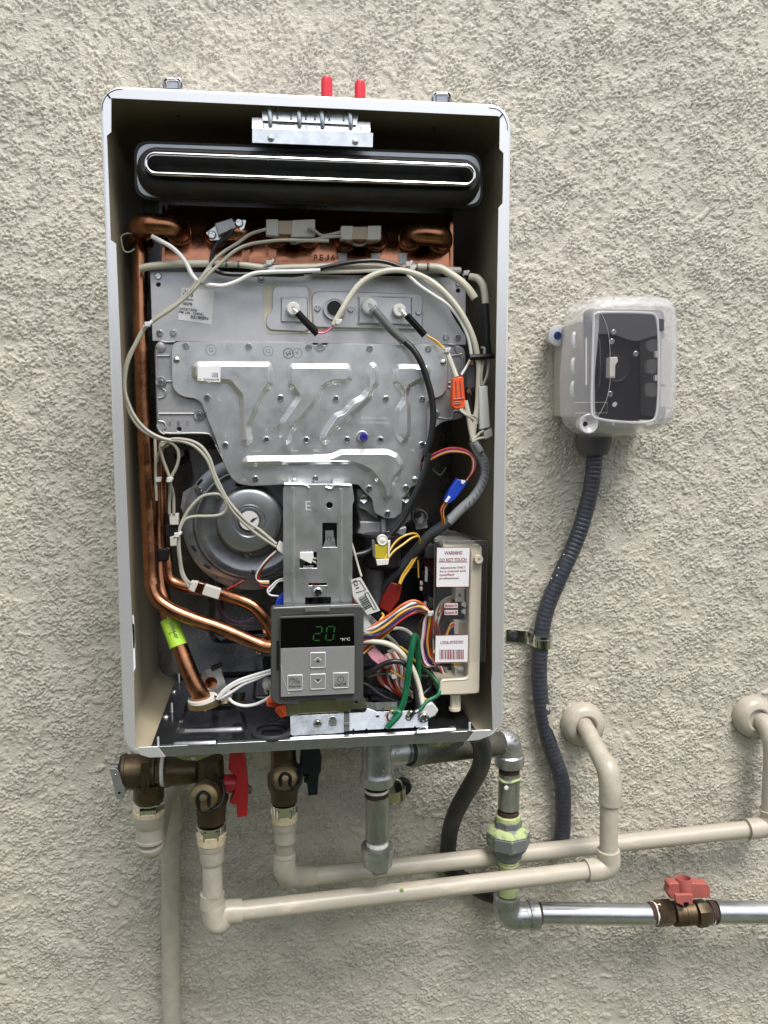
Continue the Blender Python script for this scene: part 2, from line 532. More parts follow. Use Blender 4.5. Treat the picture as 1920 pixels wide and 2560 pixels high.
def make_screw(r, h, m, washer=0.0):
    mb = MB()
    n = 20
    a, b = r * .15, r * .60
    plus = [(a, a), (b, a), (b, -a), (a, -a), (a, -b), (-a, -b), (-a, -a), (-b, -a), (-b, a), (-a, a), (-a, b), (a, b)]
    top = circ(0, 0, r * .72, n)
    mb.slab(top, [plus], -h, h * .9)
    mb.lathe((0, 0, 0), (0, -1, 0), [(0, r), (h * .45, r * .97), (h * .8, r * .86), (h, r * .72)], n=n, close=False)
    mb.lathe((0, 0, 0), (0, -1, 0), [(0.0, r * .75), (h * .25, r * .75)], n=12)
    if washer:
        mb.lathe((0, 0, 0), (0, -1, 0), [(0, r * washer), (h * .2, r * washer), (h * .25, r)], n=n, close=False)
    return mb.build('screw', m, mesh_only=True)
SCR = {}
def screws(reg, s, d, parent, r=3.3, h=1.8, m=None, name='screw'):
    key = (r, h, m.name if m else '')
    if key not in SCR: SCR[key] = make_screw(r / 1000, h / 1000, m or STEEL)
    for p in pts(reg, s, d):
        o = link(name, SCR[key], parent, at=p)
        o.rotation_euler = (0, random.uniform(0, 1.5), 0)

def disc(name, reg, x, y, r, d, t, m, parent, n=28, prof=None, bev=0.3):
    """round part facing the viewer; r in units of the enlargement, front face at d mm"""
    x0, y0, k = REG[reg]
    c = pt(x0 + x * k, y0 + y * k, d)
    R = rk(reg, r, d)
    mb = MB()
    prof = prof or [(-t / 1000, 1), (-bev / 1000, 1), (0, 1 - bev / 1000 / R)]
    mb.lathe(c, (0, -1, 0), [(a, b * R) for a, b in prof], n=n)
    return mb.build(name, m, parent)
# ================================================================ SETTING
def band_noise(nx, ny, sp, lo, hi, seed):
    """smooth random field with wavelengths between lo and hi (metres)"""
    rng = np.random.default_rng(seed)
    f = np.fft.rfft2(rng.standard_normal((ny, nx)))
    fy = np.fft.fftfreq(ny, sp)[:, None]; fx = np.fft.rfftfreq(nx, sp)[None, :]
    k = np.sqrt(fx * fx + fy * fy)
    f *= np.exp(-(k * lo) ** 2 * 0.9) * (1 - np.exp(-(k * hi) ** 2 * 1.2))
    g = np.fft.irfft2(f, s=(ny, nx))
    return g / g.std()

def build_wall():
    x0, x1, z0, z1, sp = -0.46, 0.71, 0.595, 2.03, 0.00132
    nx, nz = int((x1 - x0) / sp), int((z1 - z0) / sp)
    xs = np.linspace(x0, x1, nx); zs = np.linspace(z0, z1, nz)
    a = band_noise(nx, nz, sp, 0.0090, 0.040, 1)
    b = band_noise(nx, nz, sp, 0.0029, 0.0068, 2)
    b2 = band_noise(nx, nz, sp, 0.0020, 0.0042, 4)
    c = band_noise(nx, nz, sp, 0.045, 0.30, 3)
    m = 1 / (1 + np.exp(-3.0 * (a * 0.8 + 0.5 * c + 0.25)))           # where the dashed coat lies
    k = 1 / (1 + np.exp(-4.5 * (b * 0.75 + b2 * 0.5 + 0.35 * a + 0.25)))     # crumbs within it
    h = m * (0.0002 + 0.0021 * k + 0.00024 * b2) + (1 - m) * (0.0009 + 0.00012 * b) + 0.0005 * c
    # smooth trowelled spots
    sm = band_noise(nx, nz, sp, 0.013, 0.08, 5)
    k = np.clip((sm - 1.5) * 3, 0, 1)
    h = h * (1 - k) + 0.0019 * k
    ex = np.minimum.reduce([np.broadcast_to(xs - x0, (nz, nx)), np.broadcast_to(x1 - xs, (nz, nx)),
                            np.broadcast_to((zs - z0)[:, None], (nz, nx)), np.broadcast_to((z1 - zs)[:, None], (nz, nx))])
    h = h * np.clip(ex / 0.02, 0, 1)
    X, Z = np.meshgrid(xs, zs)
    co = np.stack([X, -h, Z], -1).reshape(-1, 3)
    i = np.arange(nx * nz).reshape(nz, nx)
    q = np.stack([i[:-1, :-1], i[:-1, 1:], i[1:, 1:], i[1:, :-1]], -1).reshape(-1, 4)
    # outer wall round the detailed part
    ox = [-5.0, x0, x1, 6.0]; oz = [0.0, z0, z1, 3.1]
    ev, ef = [], []
    for r in range(3):
        for s_ in range(3):
            if r == 1 and s_ == 1: continue
            o = len(co) + len(ev)
            ev += [(ox[s_], 0, oz[r]), (ox[s_ + 1], 0, oz[r]), (ox[s_ + 1], 0, oz[r + 1]), (ox[s_], 0, oz[r + 1])]
            ef.append((o, o + 1, o + 2, o + 3))
    o = len(co) + len(ev)      # thickness of the house wall
    ev += [(-5, .2, 0), (6, .2, 0), (6, .2, 3.1), (-5, .2, 3.1), (-5, 0, 0), (6, 0, 0), (6, 0, 3.1), (-5, 0, 3.1)]
    ef += [(o + 1, o, o + 3, o + 2), (o + 3, o + 7, o + 6, o + 2), (o, o + 4, o + 7, o + 3), (o + 5, o + 1, o + 2, o + 6)]
    co = np.vstack([co, np.array(ev)])
    q = np.vstack([q, np.array(ef)])
    me = bpy.data.meshes.new('stucco_wall')
    me.vertices.add(len(co)); me.vertices.foreach_set('co', co.ravel())
    me.loops.add(q.size); me.loops.foreach_set('vertex_index', q.ravel().astype(np.int32))
    me.polygons.add(len(q)); me.polygons.foreach_set('loop_start', np.arange(len(q), dtype=np.int32) * 4)
    me.polygons.foreach_set('loop_total', np.full(len(q), 4, dtype=np.int32))
    me.update(calc_edges=True); me.validate()
    me.shade_smooth()
    me.materials.append(STUCCO)
    return link('stucco_wall', me)
wall = build_wall()
tag(wall, 'rough beige painted stucco house wall behind the water heater and pipes', 'wall')
mb = MB(); mb.add([(-60, 0.2, 0), (60, 0.2, 0), (60, -120, 0), (-60, -120, 0)], [(0, 3, 2, 1)])
g = mb.build('lawn', GRASS); g['kind'] = 'structure'
# clipped hedge on the far side of the strip of lawn, facing the wall (what the shiny metal mirrors)
rg_ = np.random.default_rng(11)
nl = 9000
c0 = np.stack([rg_.uniform(-5, 6, nl), np.zeros(nl), rg_.uniform(0.02, 2.25, nl)], -1)
c0[:, 1] = -4.55 + 0.10 * np.sin(c0[:, 0] * 2.3) + 0.08 * np.sin(c0[:, 2] * 4 + c0[:, 0]) + rg_.uniform(-0.16, 0.10, nl)
c0[:, 2] *= 1 + 0.04 * np.sin(c0[:, 0] * 1.7)
d1 = rg_.normal(size=(nl, 3)); d1 /= np.linalg.norm(d1, axis=1)[:, None]
d2 = np.cross(d1, rg_.normal(size=(nl, 3))); d2 /= np.linalg.norm(d2, axis=1)[:, None]
sz = rg_.uniform(0.03, 0.065, nl)[:, None]
vs = np.stack([c0 - d1 * sz, c0 + d2 * sz * .5, c0 + d1 * sz, c0 - d2 * sz * .5], 1).reshape(-1, 3)
mb = MB(); mb.v = [tuple(v) for v in vs]; mb.f = [(4 * i, 4 * i + 1, 4 * i + 2, 4 * i + 3) for i in range(nl)]; mb.m = [0] * nl
HD = thing('hedge', 'dense dark green clipped hedge across the lawn from the stucco wall', 'hedge', (0.5, -4.7, 0))
lf = mb.build('foliage', mat('hedge_leaf', (0.045, 0.06, 0.022), 0.6, var=0.4, vscale=3), HD); lf['kind'] = 'stuff'
mb = MB(); mb.box((-5, -5.2, 0), (6, -4.66, 2.1)); mb.build('branch_core', mat('hedge_core', (0.02, 0.022, 0.012), 0.9), HD)

# ================================================================ WATER HEATER
CX0, CX1 = -0.1371, 0.2189
CZ1, CZ0 = 1.45 + 0.28195, 1.45 - 0.3030
WH = thing('water_heater', 'open tankless gas water heater with its front cover off, mounted on the stucco wall', 'water heater',
           ((CX0 + CX1) / 2, -0.12, CZ0))
def rrect(x0, z0, x1, z1, r, n=8):
    out = []
    for cx, cz, a0 in ((x1 - r, z1 - r, 0), (x0 + r, z1 - r, 90), (x0 + r, z0 + r, 180), (x1 - r, z0 + r, 270)):
        for j in range(n + 1):
            a = math.radians(a0 + 90 * j / n)
            out.append((cx + r * math.cos(a), cz + r * math.sin(a)))
    return out
def rings(mb, rs):
    n = len(rs[0][0]); o = len(mb.v)
    for rp, y in rs: mb.v += [(p[0], y, p[1]) for p in rp]
    for i in range(len(rs) - 1):
        for k in range(n):
            k2 = (k + 1) % n
            mb.face([o + i * n + k, o + i * n + k2, o + (i + 1) * n + k2, o + (i + 1) * n + k])
base = rrect(CX0, CZ0, CX1, CZ1, 0.019)
Y0 = -WALLD
mb = MB()
rings(mb, [(inset(base, .0022), Y0), (inset(base, .0007), Y0 + .0006), (base, Y0 + .0024), (base, Y0 + .243)])
inner = xz([pt(278, 245, 0)] + pts('A', '178,490 145,520 175,1320 215,1350') + pts('H', '172,300 185,940 192,1004') +
           pts('H', '225,1020') + [pt(352, 1886, 0)] + [pt(700, 1868, 0), pt(1100, 1847, 0)] + pts('I', '1240,1185 1400,1150 1442,1100') +
           pts('I', '1440,1085 1431,705 1437,640 1437,0') + pts('B', '1500,1035 1530,1000 1537,630 1507,600 1510,370') + [pt(1245, 290, 0)])
mb.fill([inset(base, .0022), ccw(inner)[::-1]], lambda x, z: (x, Y0, z))
case = mb.build('case_shell', ENAMEL, WH)
# inside face of the shell, painted beige
mb = MB()
ib = inset(base, .0014)
rings(mb, [(ccw(ib)[::-1], Y0 + .0012), (ccw(ib)[::-1], Y0 + .243)])
lip2 = [(p[0], p[1]) for p in inner]
mb.fill([inset(base, .0016), ccw(inner)[::-1]], lambda x, z: (x, Y0 + .0011, z), flip=True)
mb.build('inner_lining', BEIGE, WH)
mb = MB(); mb.slab(inset(base, .001), [], Y0 + .235, .006)
mb.build('case_back', BACKM, WH)
# back panel with pressed fields
bp = MB()
bx0, bx1, bz0, bz1 = CX0 + .020, CX1 - .020, CZ0 + .012, CZ1 - .03
bp.slab(rrect(bx0, bz0, bx1, bz1, .006, 3), [], Y0 + .214, .0012)
for q in (rrect(-.075, CZ0 + .045, .06, CZ0 + .155, .014), rrect(-.085, CZ0 + .175, .0, CZ0 + .27, .02), rrect(.075, CZ0 + .05, .15, CZ0 + .2, .014)):
    bp.emboss(q, Y0 + .214, .006, .010, 6)
    bp.emboss(inset(q, .014), Y0 + .208, .003, .004, 4)
bp.build('back_panel', BACKM, WH)
# corner gussets and slits
sheet('corner_gusset', 'H', '186,1004 215,984 365,977 428,1060 300,1066 230,1045', -0.5, 0.9, ENAMEL, WH, rnd=0.6, edge=.2)
sheet('corner_gusset', 'I', '1233,1190 1300,1105 1425,1100 1442,1112 1400,1155 1330,1180', -0.5, 0.9, ENAMEL, WH, rnd=0.6, edge=.2)
for rg, s_ in (('A', '105,325 115,265 150,205 200,172 265,160'), ('B', '1430,295 1490,305 1530,340 1560,400 1568,462'),
               ('H', '185,990 215,1020 250,1035 290,1042'), ('I', '1355,1158 1400,1150 1440,1125 1475,1085')):
    pipe('fold_line', rg, s_, 0.35, GREYP if rg in 'AB' else SILVL, WH, d=-0.1, n=6)
mb = MB()
for s_ in ('148,200 172,232',): mb.tube(pts('A', s_, -0.1), .0008, n=6)
mb.build('corner_gap', BLACKP, WH); mb = MB()
mb.tube(pts('B', '1532,340 1508,368', -0.1), .0008, n=6)
mb.build('corner_gap', BLACKP, WH)
sheet('side_sticker', 'E', '163,1395 173,1400 186,1659 163,1659', -0.3, .2, PAPER, WH)
sheet('side_sticker', 'H', '163,0 178,0 188,350 172,385', -0.3, .2, PAPER, WH)
text('WARNING', 'E', 168, 1520, 180, 8, -0.5, INK, WH, ang=88)
# ---- bottom tray
TZ = pt(377, 1868, 0).z
def tp(reg, s, z=None):
    x0, y0, k = REG[reg]; out = []
    for t in s.split():
        f = t.split(',')
        p = ptz(x0 + float(f[0]) * k, y0 + float(f[1]) * k, z or TZ); out.append(p)
    return out
xl, xr = pt(377, 1868, 0).x, pt(1190, 1825, 0).x
mb = MB()
def to_tray(x, y, e): return (x, y, TZ + e)
HOLE = [(p.x, p.y) for p in tp('H', '1120,870 1150,830 1210,808 1290,805 1370,820 1410,850 1415,880 1390,905 1320,925 1230,925 1150,910')]
outer = [(xl, Y0 + .001), (xr, Y0 + .001), (xr, Y0 + .213), (xl, Y0 + .213)]
mb.fill([ccw(outer), ccw(HOLE)[::-1]], lambda x, y: (x, y, TZ))
mb.fill([ccw(outer), ccw(HOLE)[::-1]], lambda x, y: (x, y, TZ - .001), flip=True)
def tray_field(reg, s, h=.004, w=.007, r=.008):
    mb.emboss(roundp([(p.x, p.y) for p in tp(reg, s)], r), 0, h, w, 6, to3=to_tray)
tray_field('H', '495,880 1090,860 1065,700 560,705', h=.004, w=.006, r=.010)
tray_field('H', '450,975 860,960 850,915 520,925', h=.003, w=.004, r=.006)
tray_field('I', '800,1135 1185,1108 1150,1080 850,1085', h=.003, w=.004, r=.006)
tray_field('H', '1115,600 1262,600 1262,405 1135,410', h=.003, w=.004, r=.005)
tray_field('H', '560,690 950,690 930,560 620,560', h=.002, w=.004, r=.006)
tray_field('H', '1210,805 1420,795 1400,765 1240,770', h=.003, w=.003, r=.004)
tray = mb.build('bottom_tray', TRAYM, WH)
mb = MB()
lp_ = xz([pt(352, 1867, 0)] + [pt(1248, 1822, 0), pt(1195, 1850, 0), pt(1165, 1853, 0), pt(420, 1891, 0), pt(395, 1867, 0)])
mb.slab(xz([pt(394, 1866, 0), pt(1188, 1826, 0), pt(1168, 1853, 0), pt(413, 1891, 0)]), [], Y0 - .0003, .0012, .0004)
mb.box((xl, Y0, TZ - .001), (xr, Y0 + .004, TZ + .0006))
mb.build('front_flange', TRAYF, tray)
mb = MB()
hp = [(p.x, p.y) for p in tp('H', '1120,870 1150,830 1210,808 1290,805 1370,820 1410,850 1415,880 1390,905 1320,925 1230,925 1150,910')]
cxh = sum(p[0] for p in hp) / len(hp); cyh = sum(p[1] for p in hp) / len(hp)
rh = .5 * (max(p[0] for p in hp) - min(p[0] for p in hp)); ryh = .5 * (max(p[1] for p in hp) - min(p[1] for p in hp))
mb.tube([(cxh + rh * math.cos(a / 12 * math.pi), cyh + ryh * math.sin(a / 12 * math.pi), TZ + .0015) for a in range(24)], .0028, closed=True, seg=2)
mb.tube([(cxh + rh * .72 * math.cos(a / 12 * math.pi), cyh + ryh * .72 * math.sin(a / 12 * math.pi), TZ - .001) for a in range(24)], .0026, closed=True, seg=2)
mb.v += [(cxh + rh * .8 * math.cos(a / 12 * math.pi), cyh + ryh * .8 * math.sin(a / 12 * math.pi), TZ - .003) for a in range(24)]
mb.face(list(range(len(mb.v) - 24, len(mb.v))))
mb.build('grommet', RUBBER, tray)
def stud(reg, x, y, hpx, rpx=9):
    x0, y0, k = REG[reg]
    b = ptz(x0 + x * k, y0 + y * k, TZ)
    dmm = (b.y + WALLD) * 1000
    H = hpx * k * mpp(dmm); r = rpx * k * mpp(dmm)
    m_ = MB(); prof = []
    nn = 9
    for i in range(nn):
        prof += [(H * i / nn, r * .85), (H * (i + .5) / nn, r)]
    m_.lathe(b, (0, 0, 1), [(0, r * 1.6), (H * .05, r * 1.6)] + prof + [(H, r * .8)], n=12)
    m_.build('stud', ZINC, tray, ang=20)
for a in (('H', 480, 700, 75, 12), ('H', 536, 465, 70, 11), ('H', 370, 975, 80, 11), ('I', 1257, 1105, 75, 12)): stud(*a)
for rg, x, y in (('H', 432, 745), ('H', 497, 545)):
    x0, y0, k = REG[rg]; b = ptz(x0 + x * k, y0 + y * k, TZ)
    m_ = MB(); m_.lathe(b, (0, 0, 1), [(0, .0033), (.001, .0033), (.0022, .0024), (.0024, .0008)], n=14); m_.build('screw', ZINC, tray)
mb = MB(); p = tp('H', '940,740 1015,740 1018,785 943,785')
for a, b in ((0, 1), (3, 0), (2, 1)): mb.tube([p[a] + Vector((0, 0, .0005)), p[b] + Vector((0, 0, .0005))], .0008, n=6)
mb.build('stamped_mark', TRAYF, tray)

# ---- exhaust outlet
FL = '335,640 350,570 400,545'
def Apx(s): return pts('A', s)
def flange(ins, d, t, m, name, par):
    poly = xz([pt(333, 350, d), pt(1206, 381, d), pt(1209, 520, d), pt(336, 498, d)])
    poly = inset(ccw(poly), ins / 1000)
    mb = MB(); mb.slab(roundp(poly, .014, 6), [], -WALLD + d / 1000, t / 1000, .0006)
    return mb.build(name, m, par)
ex = flange(0, 40, 3.5, RUBBER, 'exhaust_gasket', WH)
flange(2.2, 37.0, 3, MOTORM, 'flange_plate', ex)
def race(x0, z0, x1, z1, r, n=10):
    return rrect(x0, z0, x1, z1, min(r, (z1 - z0) / 2 * .999), n)
# stadium shaped ring: ends at survey points
RL, RR_ = pts('A', '430,735', 5)[0], pts('B', '1335,782', 5)[0]
RT = pts('A', '900,655', 5)[0].z; RB = pts('A', '900,842', 5)[0].z
slope = (pts('B', '900,690', 5)[0].z - pts('A', '600,650', 5)[0].z) / (pts('B', '900,690', 5)[0].x - pts('A', '600,650', 5)[0].x)
hh = (RT - RB) / 2 * .97
ring = race(RL.x, RT - 2 * hh, RR_.x, RT, hh)
cxr = (RL.x + RR_.x) / 2
zshift = (RT + RB) / 2 - (RT - hh)
def ringpts(off, y, r2=None):
    return [(x, y, z) for x, z in inset(ccw(ring), -off)]
mb = MB()
mb.tube([(x, Y0 + .006, z) for x, z in inset(ccw(ring), .0016)], .0017, closed=True, seg=2, n=10)
mb.build('outlet_ring', CHROME, ex)
mb = MB()
rings(mb, [(ccw(inset(ccw(ring), .0022))[::-1], Y0 + .006), (ccw(inset(ccw(ring), .0022))[::-1], Y0 + .075)])
rings(mb, [(inset(ccw(ring), .001), Y0 + .006), (inset(ccw(ring), .001), Y0 + .04)])
mb.fill([inset(ccw(ring), .0022)], lambda x, z: (x, Y0 + .074, z))
mb.build('outlet_duct', CASTD, ex)
mb = MB()
c = ccw(ring)
rings(mb, [(inset(c, .0002), Y0 + .014), (inset(c, -.003), Y0 + .012), (inset(c, -.0055), Y0 + .014), (inset(c, -.0078), Y0 + .019), (inset(c, -.0094), Y0 + .027), (inset(c, -.0104), Y0 + .0378)])
mb.build('rubber_seal', RUBBER, ex, ang=60)
# ---- top bracket
tb = sheet('top_bracket', 'Y', '140,330 1500,372 1535,382 1530,545 140,492', 7, 1, ZINCB, WH, edge=.2)
mb = MB()
def strip(reg, a, b, c_, d_, da, db, thick=.0008):
    x0, y0, k = REG[reg]
    P4 = [pt(x0 + a[0] * k, y0 + a[1] * k, da), pt(x0 + b[0] * k, y0 + b[1] * k, da), pt(x0 + c_[0] * k, y0 + c_[1] * k, db), pt(x0 + d_[0] * k, y0 + d_[1] * k, db)]
    mb.add([*P4, *[p + Vector((0, thick, 0)) for p in P4]], [(0, 1, 2, 3), (7, 6, 5, 4), (0, 4, 5, 1), (1, 5, 6, 2), (2, 6, 7, 3), (3, 7, 4, 0)])
strip('Y', (140, 330), (1500, 372), (1500, 255), (140, 200), 7.4, 9.5)
strip('Y', (262, 235), (1340, 285), (1385, 100), (245, 62), 6.5, 9)
for x in (345, 680, 945, 1270):
    mb.tube(pts('Y', f'{x-10},{80+(x-250)*.035},8 {x+5},{205+(x-250)*.035},6.5 {x+5},{300+(x-250)*.035},8.5'), .0022, n=10, smooth=False)
for x in (430, 590, 760, 865, 1030, 1195):
    mb.tube(pts('Y', f'{x},{95+(x-250)*.03},8.4 {x},{205+(x-250)*.03},6.2'), .0008, n=8, smooth=False)
for x0_, x1_ in ((410, 630), (1035, 1240)):
    mb.tube(pts('Y', f'{x0_},{268+(x0_-410)*.03},8.4 {x1_},{270+(x1_-410)*.035},8.4'), .0009, n=8, smooth=False)
for x, y in ((355, 440), (1328, 478)):
    mb.lathe(pts('Y', f'{x},{y}', 7)[0], (0, -1, 0), [(0, .0032), (.0008, .003), (.0018, .0015), (.002, .0003)], n=16)
for x, y in ((275, 300), (765, 315), (885, 320), (1385, 330)):
    mb.tube(pts('Y', f'{x},{y-30},8.4 {x},{y+20},7.8'), .0008, n=8, smooth=False)
mb.build('bracket_folds', ZINCB, tb, ang=30)
# folded side fins next to the bracket, hanging tabs under the top
for rg, x, y, w_, h_ in (('A', 655, 262, 28, 90), ('A', 675, 310, 32, 60), ('B', 1050, 350, 25, 50), ('B', 1010, 385, 25, 70)):
    block('hanging_tab', rg, f'{x},{y} {x+w_},{y} {x+w_},{y+h_} {x},{y+h_}', 60, 2, GREYP, WH, bev=0)
# ---- heat exchanger
q = MB()
A4 = pts('px', '409,655,80 1131,668,80 1131,592,80 408,568,80 1124,535,118 420,512,118')
q.add(A4, [(0, 1, 2, 3), (3, 2, 4, 5)])
q.add([p + Vector((0, .012, 0)) for p in A4], [(3, 2, 1, 0), (5, 4, 2, 3)])
hx = q.build('heat_exchanger', COPPERS, WH, ang=80)
hx_side = block('exchanger_side', 'px', '1124,540 1131,540 1131,668 1124,668', 80, 50, COPPERS, hx, bev=0)
mb = MB()
mb.slab(xz(pts('px', '405,515 412,515 412,655 405,655', 77)), [], Y0 + .077, .01)
mb.build('edge_fold', COPPERS, hx)
mb = MB()
mb.slab(xz(pts('px', '1126,540 1133,540 1133,672 1126,672', 77)), [], Y0 + .077, .01)
mb.build('edge_fold', COPPERS, hx)
def ubend(a, b, r, bulge=20, droop=0, name='return_bend'):
    A, B = pts('px', a, 80)[0], pts('px', b, 80)[0]
    Mi = (A + B) / 2
    m_ = MB()
    y = lambda v, q: Vector((v.x, Y0 + q / 1000, v.z))
    m_.tube([y(A, 96), y(A, 72), y(A * .85 + B * .15, 80 - bulge), y(Mi, 77 - bulge) + Vector((0, 0, droop)), y(B * .85 + A * .15, 80 - bulge), y(B, 72), y(B, 96)], r / 1000, n=18, seg=8)
    for P_ in (A, B):
        m_.lathe(y(P_, 80), (0, -1, 0), [(0, r * 1.16 / 1000), (.003, r * 1.16 / 1000), (.0042, r * 1.02 / 1000)], n=24)
    return m_.build(name, COPPER, hx, ang=50)
ubend('448,583', '352,576', 10.5, bulge=24)
ubend('540,592', '612,593', 10.2, bulge=17)
ubend('690,592', '772,594', 10.2, bulge=17)
ubend('862,602', '940,602', 10.2, bulge=17)
ubend('1024,597', '1100,604', 10.6, bulge=22)
pipe('return_bend', 'A', '400,1240,68 360,1290,78 400,1350,88 470,1400,92', 9, COPPER, hx, n=16)
pipe('wire_hook', 'A', '345,1270 285,1275 255,1300 275,1400 310,1415 360,1390', 0.7, WG, hx, d=60, n=6)
# stamped seams hanging down on the copper
for x in (1210, 1415): sheet('seam_strip', 'A', f'{x-30},1380 {x+35},1380 {x+25},1490 {x-25},1490', 79, .6, COPPERS, hx)
for x in (345, 590, 790): sheet('seam_strip', 'B', f'{x-35},1370 {x+35},1370 {x+25},1450 {x-25},1450', 79, .6, ALUM, hx)
for i, ch in enumerate('PEJ6'):
    text(ch, 'B', 145 + i * 43, 1403, 24, 40, 79.3, INK, hx, name='stamped_letter', ang=2)
# fuse clips
def clip(reg, blocks, mid, d, par, cm=CLIPW, mm=TAN):
    for s_ in blocks: block('thermal_fuse', reg, s_, d, 8, cm, par, bev=.8)
    block('fuse_clamp', reg, mid, d + 1, 7, mm, par, bev=.5)
clip('A', ['1368,1160 1460,1160 1465,1290 1366,1285', '1565,1168 1745,1160 1745,1295 1560,1300'], '1460,1172 1568,1172 1565,1278 1462,1275', 46, hx)
clip('B', ['332,1168 425,1168 418,1272 327,1270', '530,1168 632,1166 630,1272 525,1274'], '422,1175 530,1175 526,1270 418,1268', 46, hx, mm=MATS['tan_fuse'])
for rg, s_ in (('A', '1540,1270,50 1560,1340,55 1610,1345,55 1640,1280,50'), ('B', '420,1262,50 430,1308,52 500,1310,52 530,1262,50')):
    pipe('clamp_spring', rg, s_, 1.2, CASTD, hx, n=8)
block('thermostat_bracket', 'A', '905,1265 975,1215 1195,1165 1215,1170 1200,1230 1175,1250 1010,1320 940,1325', 52, 1.2, ZINC, hx, bev=.2)
block('high_limit_switch', 'A', '972,1192 1108,1150 1140,1225 1000,1288', 44, 9, CAST, hx, bev=.8)
screws('A', '952,1282 1160,1190', 51.5, hx, r=4, h=2)
# ---- burner top plate
btp = sheet('burner_plate', 'px', '375,678 1164,694 1165,862 381,852', 58, 3, ALUM, WH, edge=.3, bev=0,
            holes=[[ (p.x + .0021 * math.cos(a * .5236), p.z + .0021 * math.sin(a * .5236)) for a in range(12)] for p in (pts('C', '318,237', 58) + pts('D', '1212,288', 58))])
screws('C', '318,168 330,640 443,640 1172,192 1490,275 1272,535', 58, btp)
screws('D', '410,205 1217,228 1110,675 1207,678', 58, btp)
sheet('gasket', 'C', '1188,262 1215,238 1290,236 1580,262 1610,300 1610,640 1240,645 1200,600', 57.4, .8, CREAM, btp, rnd=4)
sheet('gasket', 'D', '-5,600 60,575 880,596 930,600 925,622 60,612 0,614', 57.3, .8, CREAM, btp, rnd=2)
ib1 = sheet('igniter_bracket', 'C', '1263,290 1290,247 1540,248 1568,280 1580,600 1545,626 1240,612 1207,565 1215,490 1262,450', 55.5, 2, ALUM, btp, rnd=4, edge=.6)
mb = MB(); mb.emboss(roundp(xz(pts('C', '1332,340 1562,342 1562,556 1330,553', 55.5)), .0015), Y0 + .0555, .0022, .0015); mb.build('raised_pad', ALUM, ib1)
ib2 = sheet('igniter_bracket', 'C', '1590,330 1625,292 1700,288 2490,312 2515,345 2510,580 2480,608 1640,592 1600,570', 55, 2.2, ALUM, btp, rnd=5, edge=.8)
mb = MB(); mb.emboss(roundp(xz(pts('D', '372,328 845,338 828,365 834,560 838,582 368,570 380,540 380,360', 55)), .0015), Y0 + .055, .0026, .0018); mb.build('raised_pad', ALUM, ib2)
screws('D', '45,435 320,440 883,465', 55, ib2)
disc('sight_glass_ring', 'D', 187, 435, 94, 51, 4, ALUM, ib2, prof=[(-.004, 1), (-.0012, 1), (-.0004, .94), (-.0004, .86), (-.0018, .80), (-.0018, .70), (-.0006, .66), (-.003, .58)], n=36)
disc('sight_hole', 'D', 187, 435, 56, 52.4, 1, BLACKP, ib2)
for rg, x, y, r_, m_, par in (('C', 1437, 435, 56, WHITEP, ib1), ('D', 728, 448, 56, WHITEP, ib2), ('D', 480, 415, 66, NYLON, ib2)):
    disc('electrode_insulator', rg, x, y, r_, 46, 9, m_, par, prof=[(-.009, 1.05), (-.002, 1.0), (-.0006, .93), (0, .8), (0, .3), (-.001, .25), (-.001, .12), (.0008, .1)])
pipe('electrode_pin', 'C', '1437,435,45 1480,475,42', 0.7, STEEL, ib1, n=8)
pipe('electrode_pin', 'D', '745,450,45 790,500,42', 0.7, STEEL, ib2, n=8)
pipe('electrode_boot', 'C', '1472,472,42 1560,565,40 1640,648,40', 3.4, BLACKP, ib1, n=4, smooth=False)
pipe('electrode_boot', 'D', '785,492,42 860,572,40 935,658,40', 3.4, BLACKP, ib2, n=4, smooth=False)
# sticker
st = sheet('rating_sticker', 'C', '510,262 783,285 760,568 480,527', 57.7, .2, PAPER, btp)
for tx, x, y, w_, h_ in (('Lin', 560, 288, 40, 20), ('15 3', 565, 322, 75, 26), ('V SINN', 560, 360, 90, 16), ('0079', 562, 398, 70, 24),
                         ('2022/12/06', 567, 443, 135, 20), ('PM UA  134561', 590, 473, 190, 20), ('RE180EN', 660, 512, 135, 26)):
    text(tx, 'C', x, y, w_, h_, 57.4, INK, st, ang=5, bold=.015)
# ---- cast body plate with ribs
bod = sheet('burner_body', 'px', '386,875 390,864 400,860 1150,864 1160,870 1164,882 1162,1030 1155,1046 1105,1056 1088,1070 1075,1120 560,1130 537,1100 520,1086 405,1085 392,1074', 54, 8, CAST, WH, rnd=3, edge=.8,
            holes=[[(p.x + .002 * math.cos(a * .5236), p.z + .002 * math.sin(a * .5236)) for a in range(12)] for p in pts('C', '490,1437', 54)])
mb = MB()
for s_ in ('455,712 385,715 345,710 315,735 303,790 303,1000', '303,830 415,828', '312,790 350,790 372,760 355,722',
           '318,1075 312,1180 316,1290 318,1350', '320,1308 620,1308', '315,1085 350,1098 380,1130 365,1165 320,1180', '385,1040 430,1040',
           '320,1370 365,1380 380,1420 355,1445 380,1470 730,1475 780,1520 830,1640', '305,1400 330,1455 370,1480', '303,1000 312,1020'):
    mb.tube(pts('C', s_, 53.8), .0011, n=8)
for x, y, r_ in ((340, 1045, 44), (658, 1318, 46)):
    mb.lathe(pts('C', f'{x},{y}', 54)[0], (0, -1, 0), [(0, rk('C', r_, 54)), (.0018, rk('C', r_ * .97, 54)), (.0022, rk('C', r_ * .9, 54)), (.0016, rk('C', r_ * .8, 54)), (.0014, 0.0005)], n=28)
mb.lathe(pts('C', '335,755', 54)[0], (0, -1, 0), [(0, .0045), (.001, .0043), (.0013, .0038)], n=20)
mb.build('cast_ribs', CAST, bod, ang=60)
mb = MB()
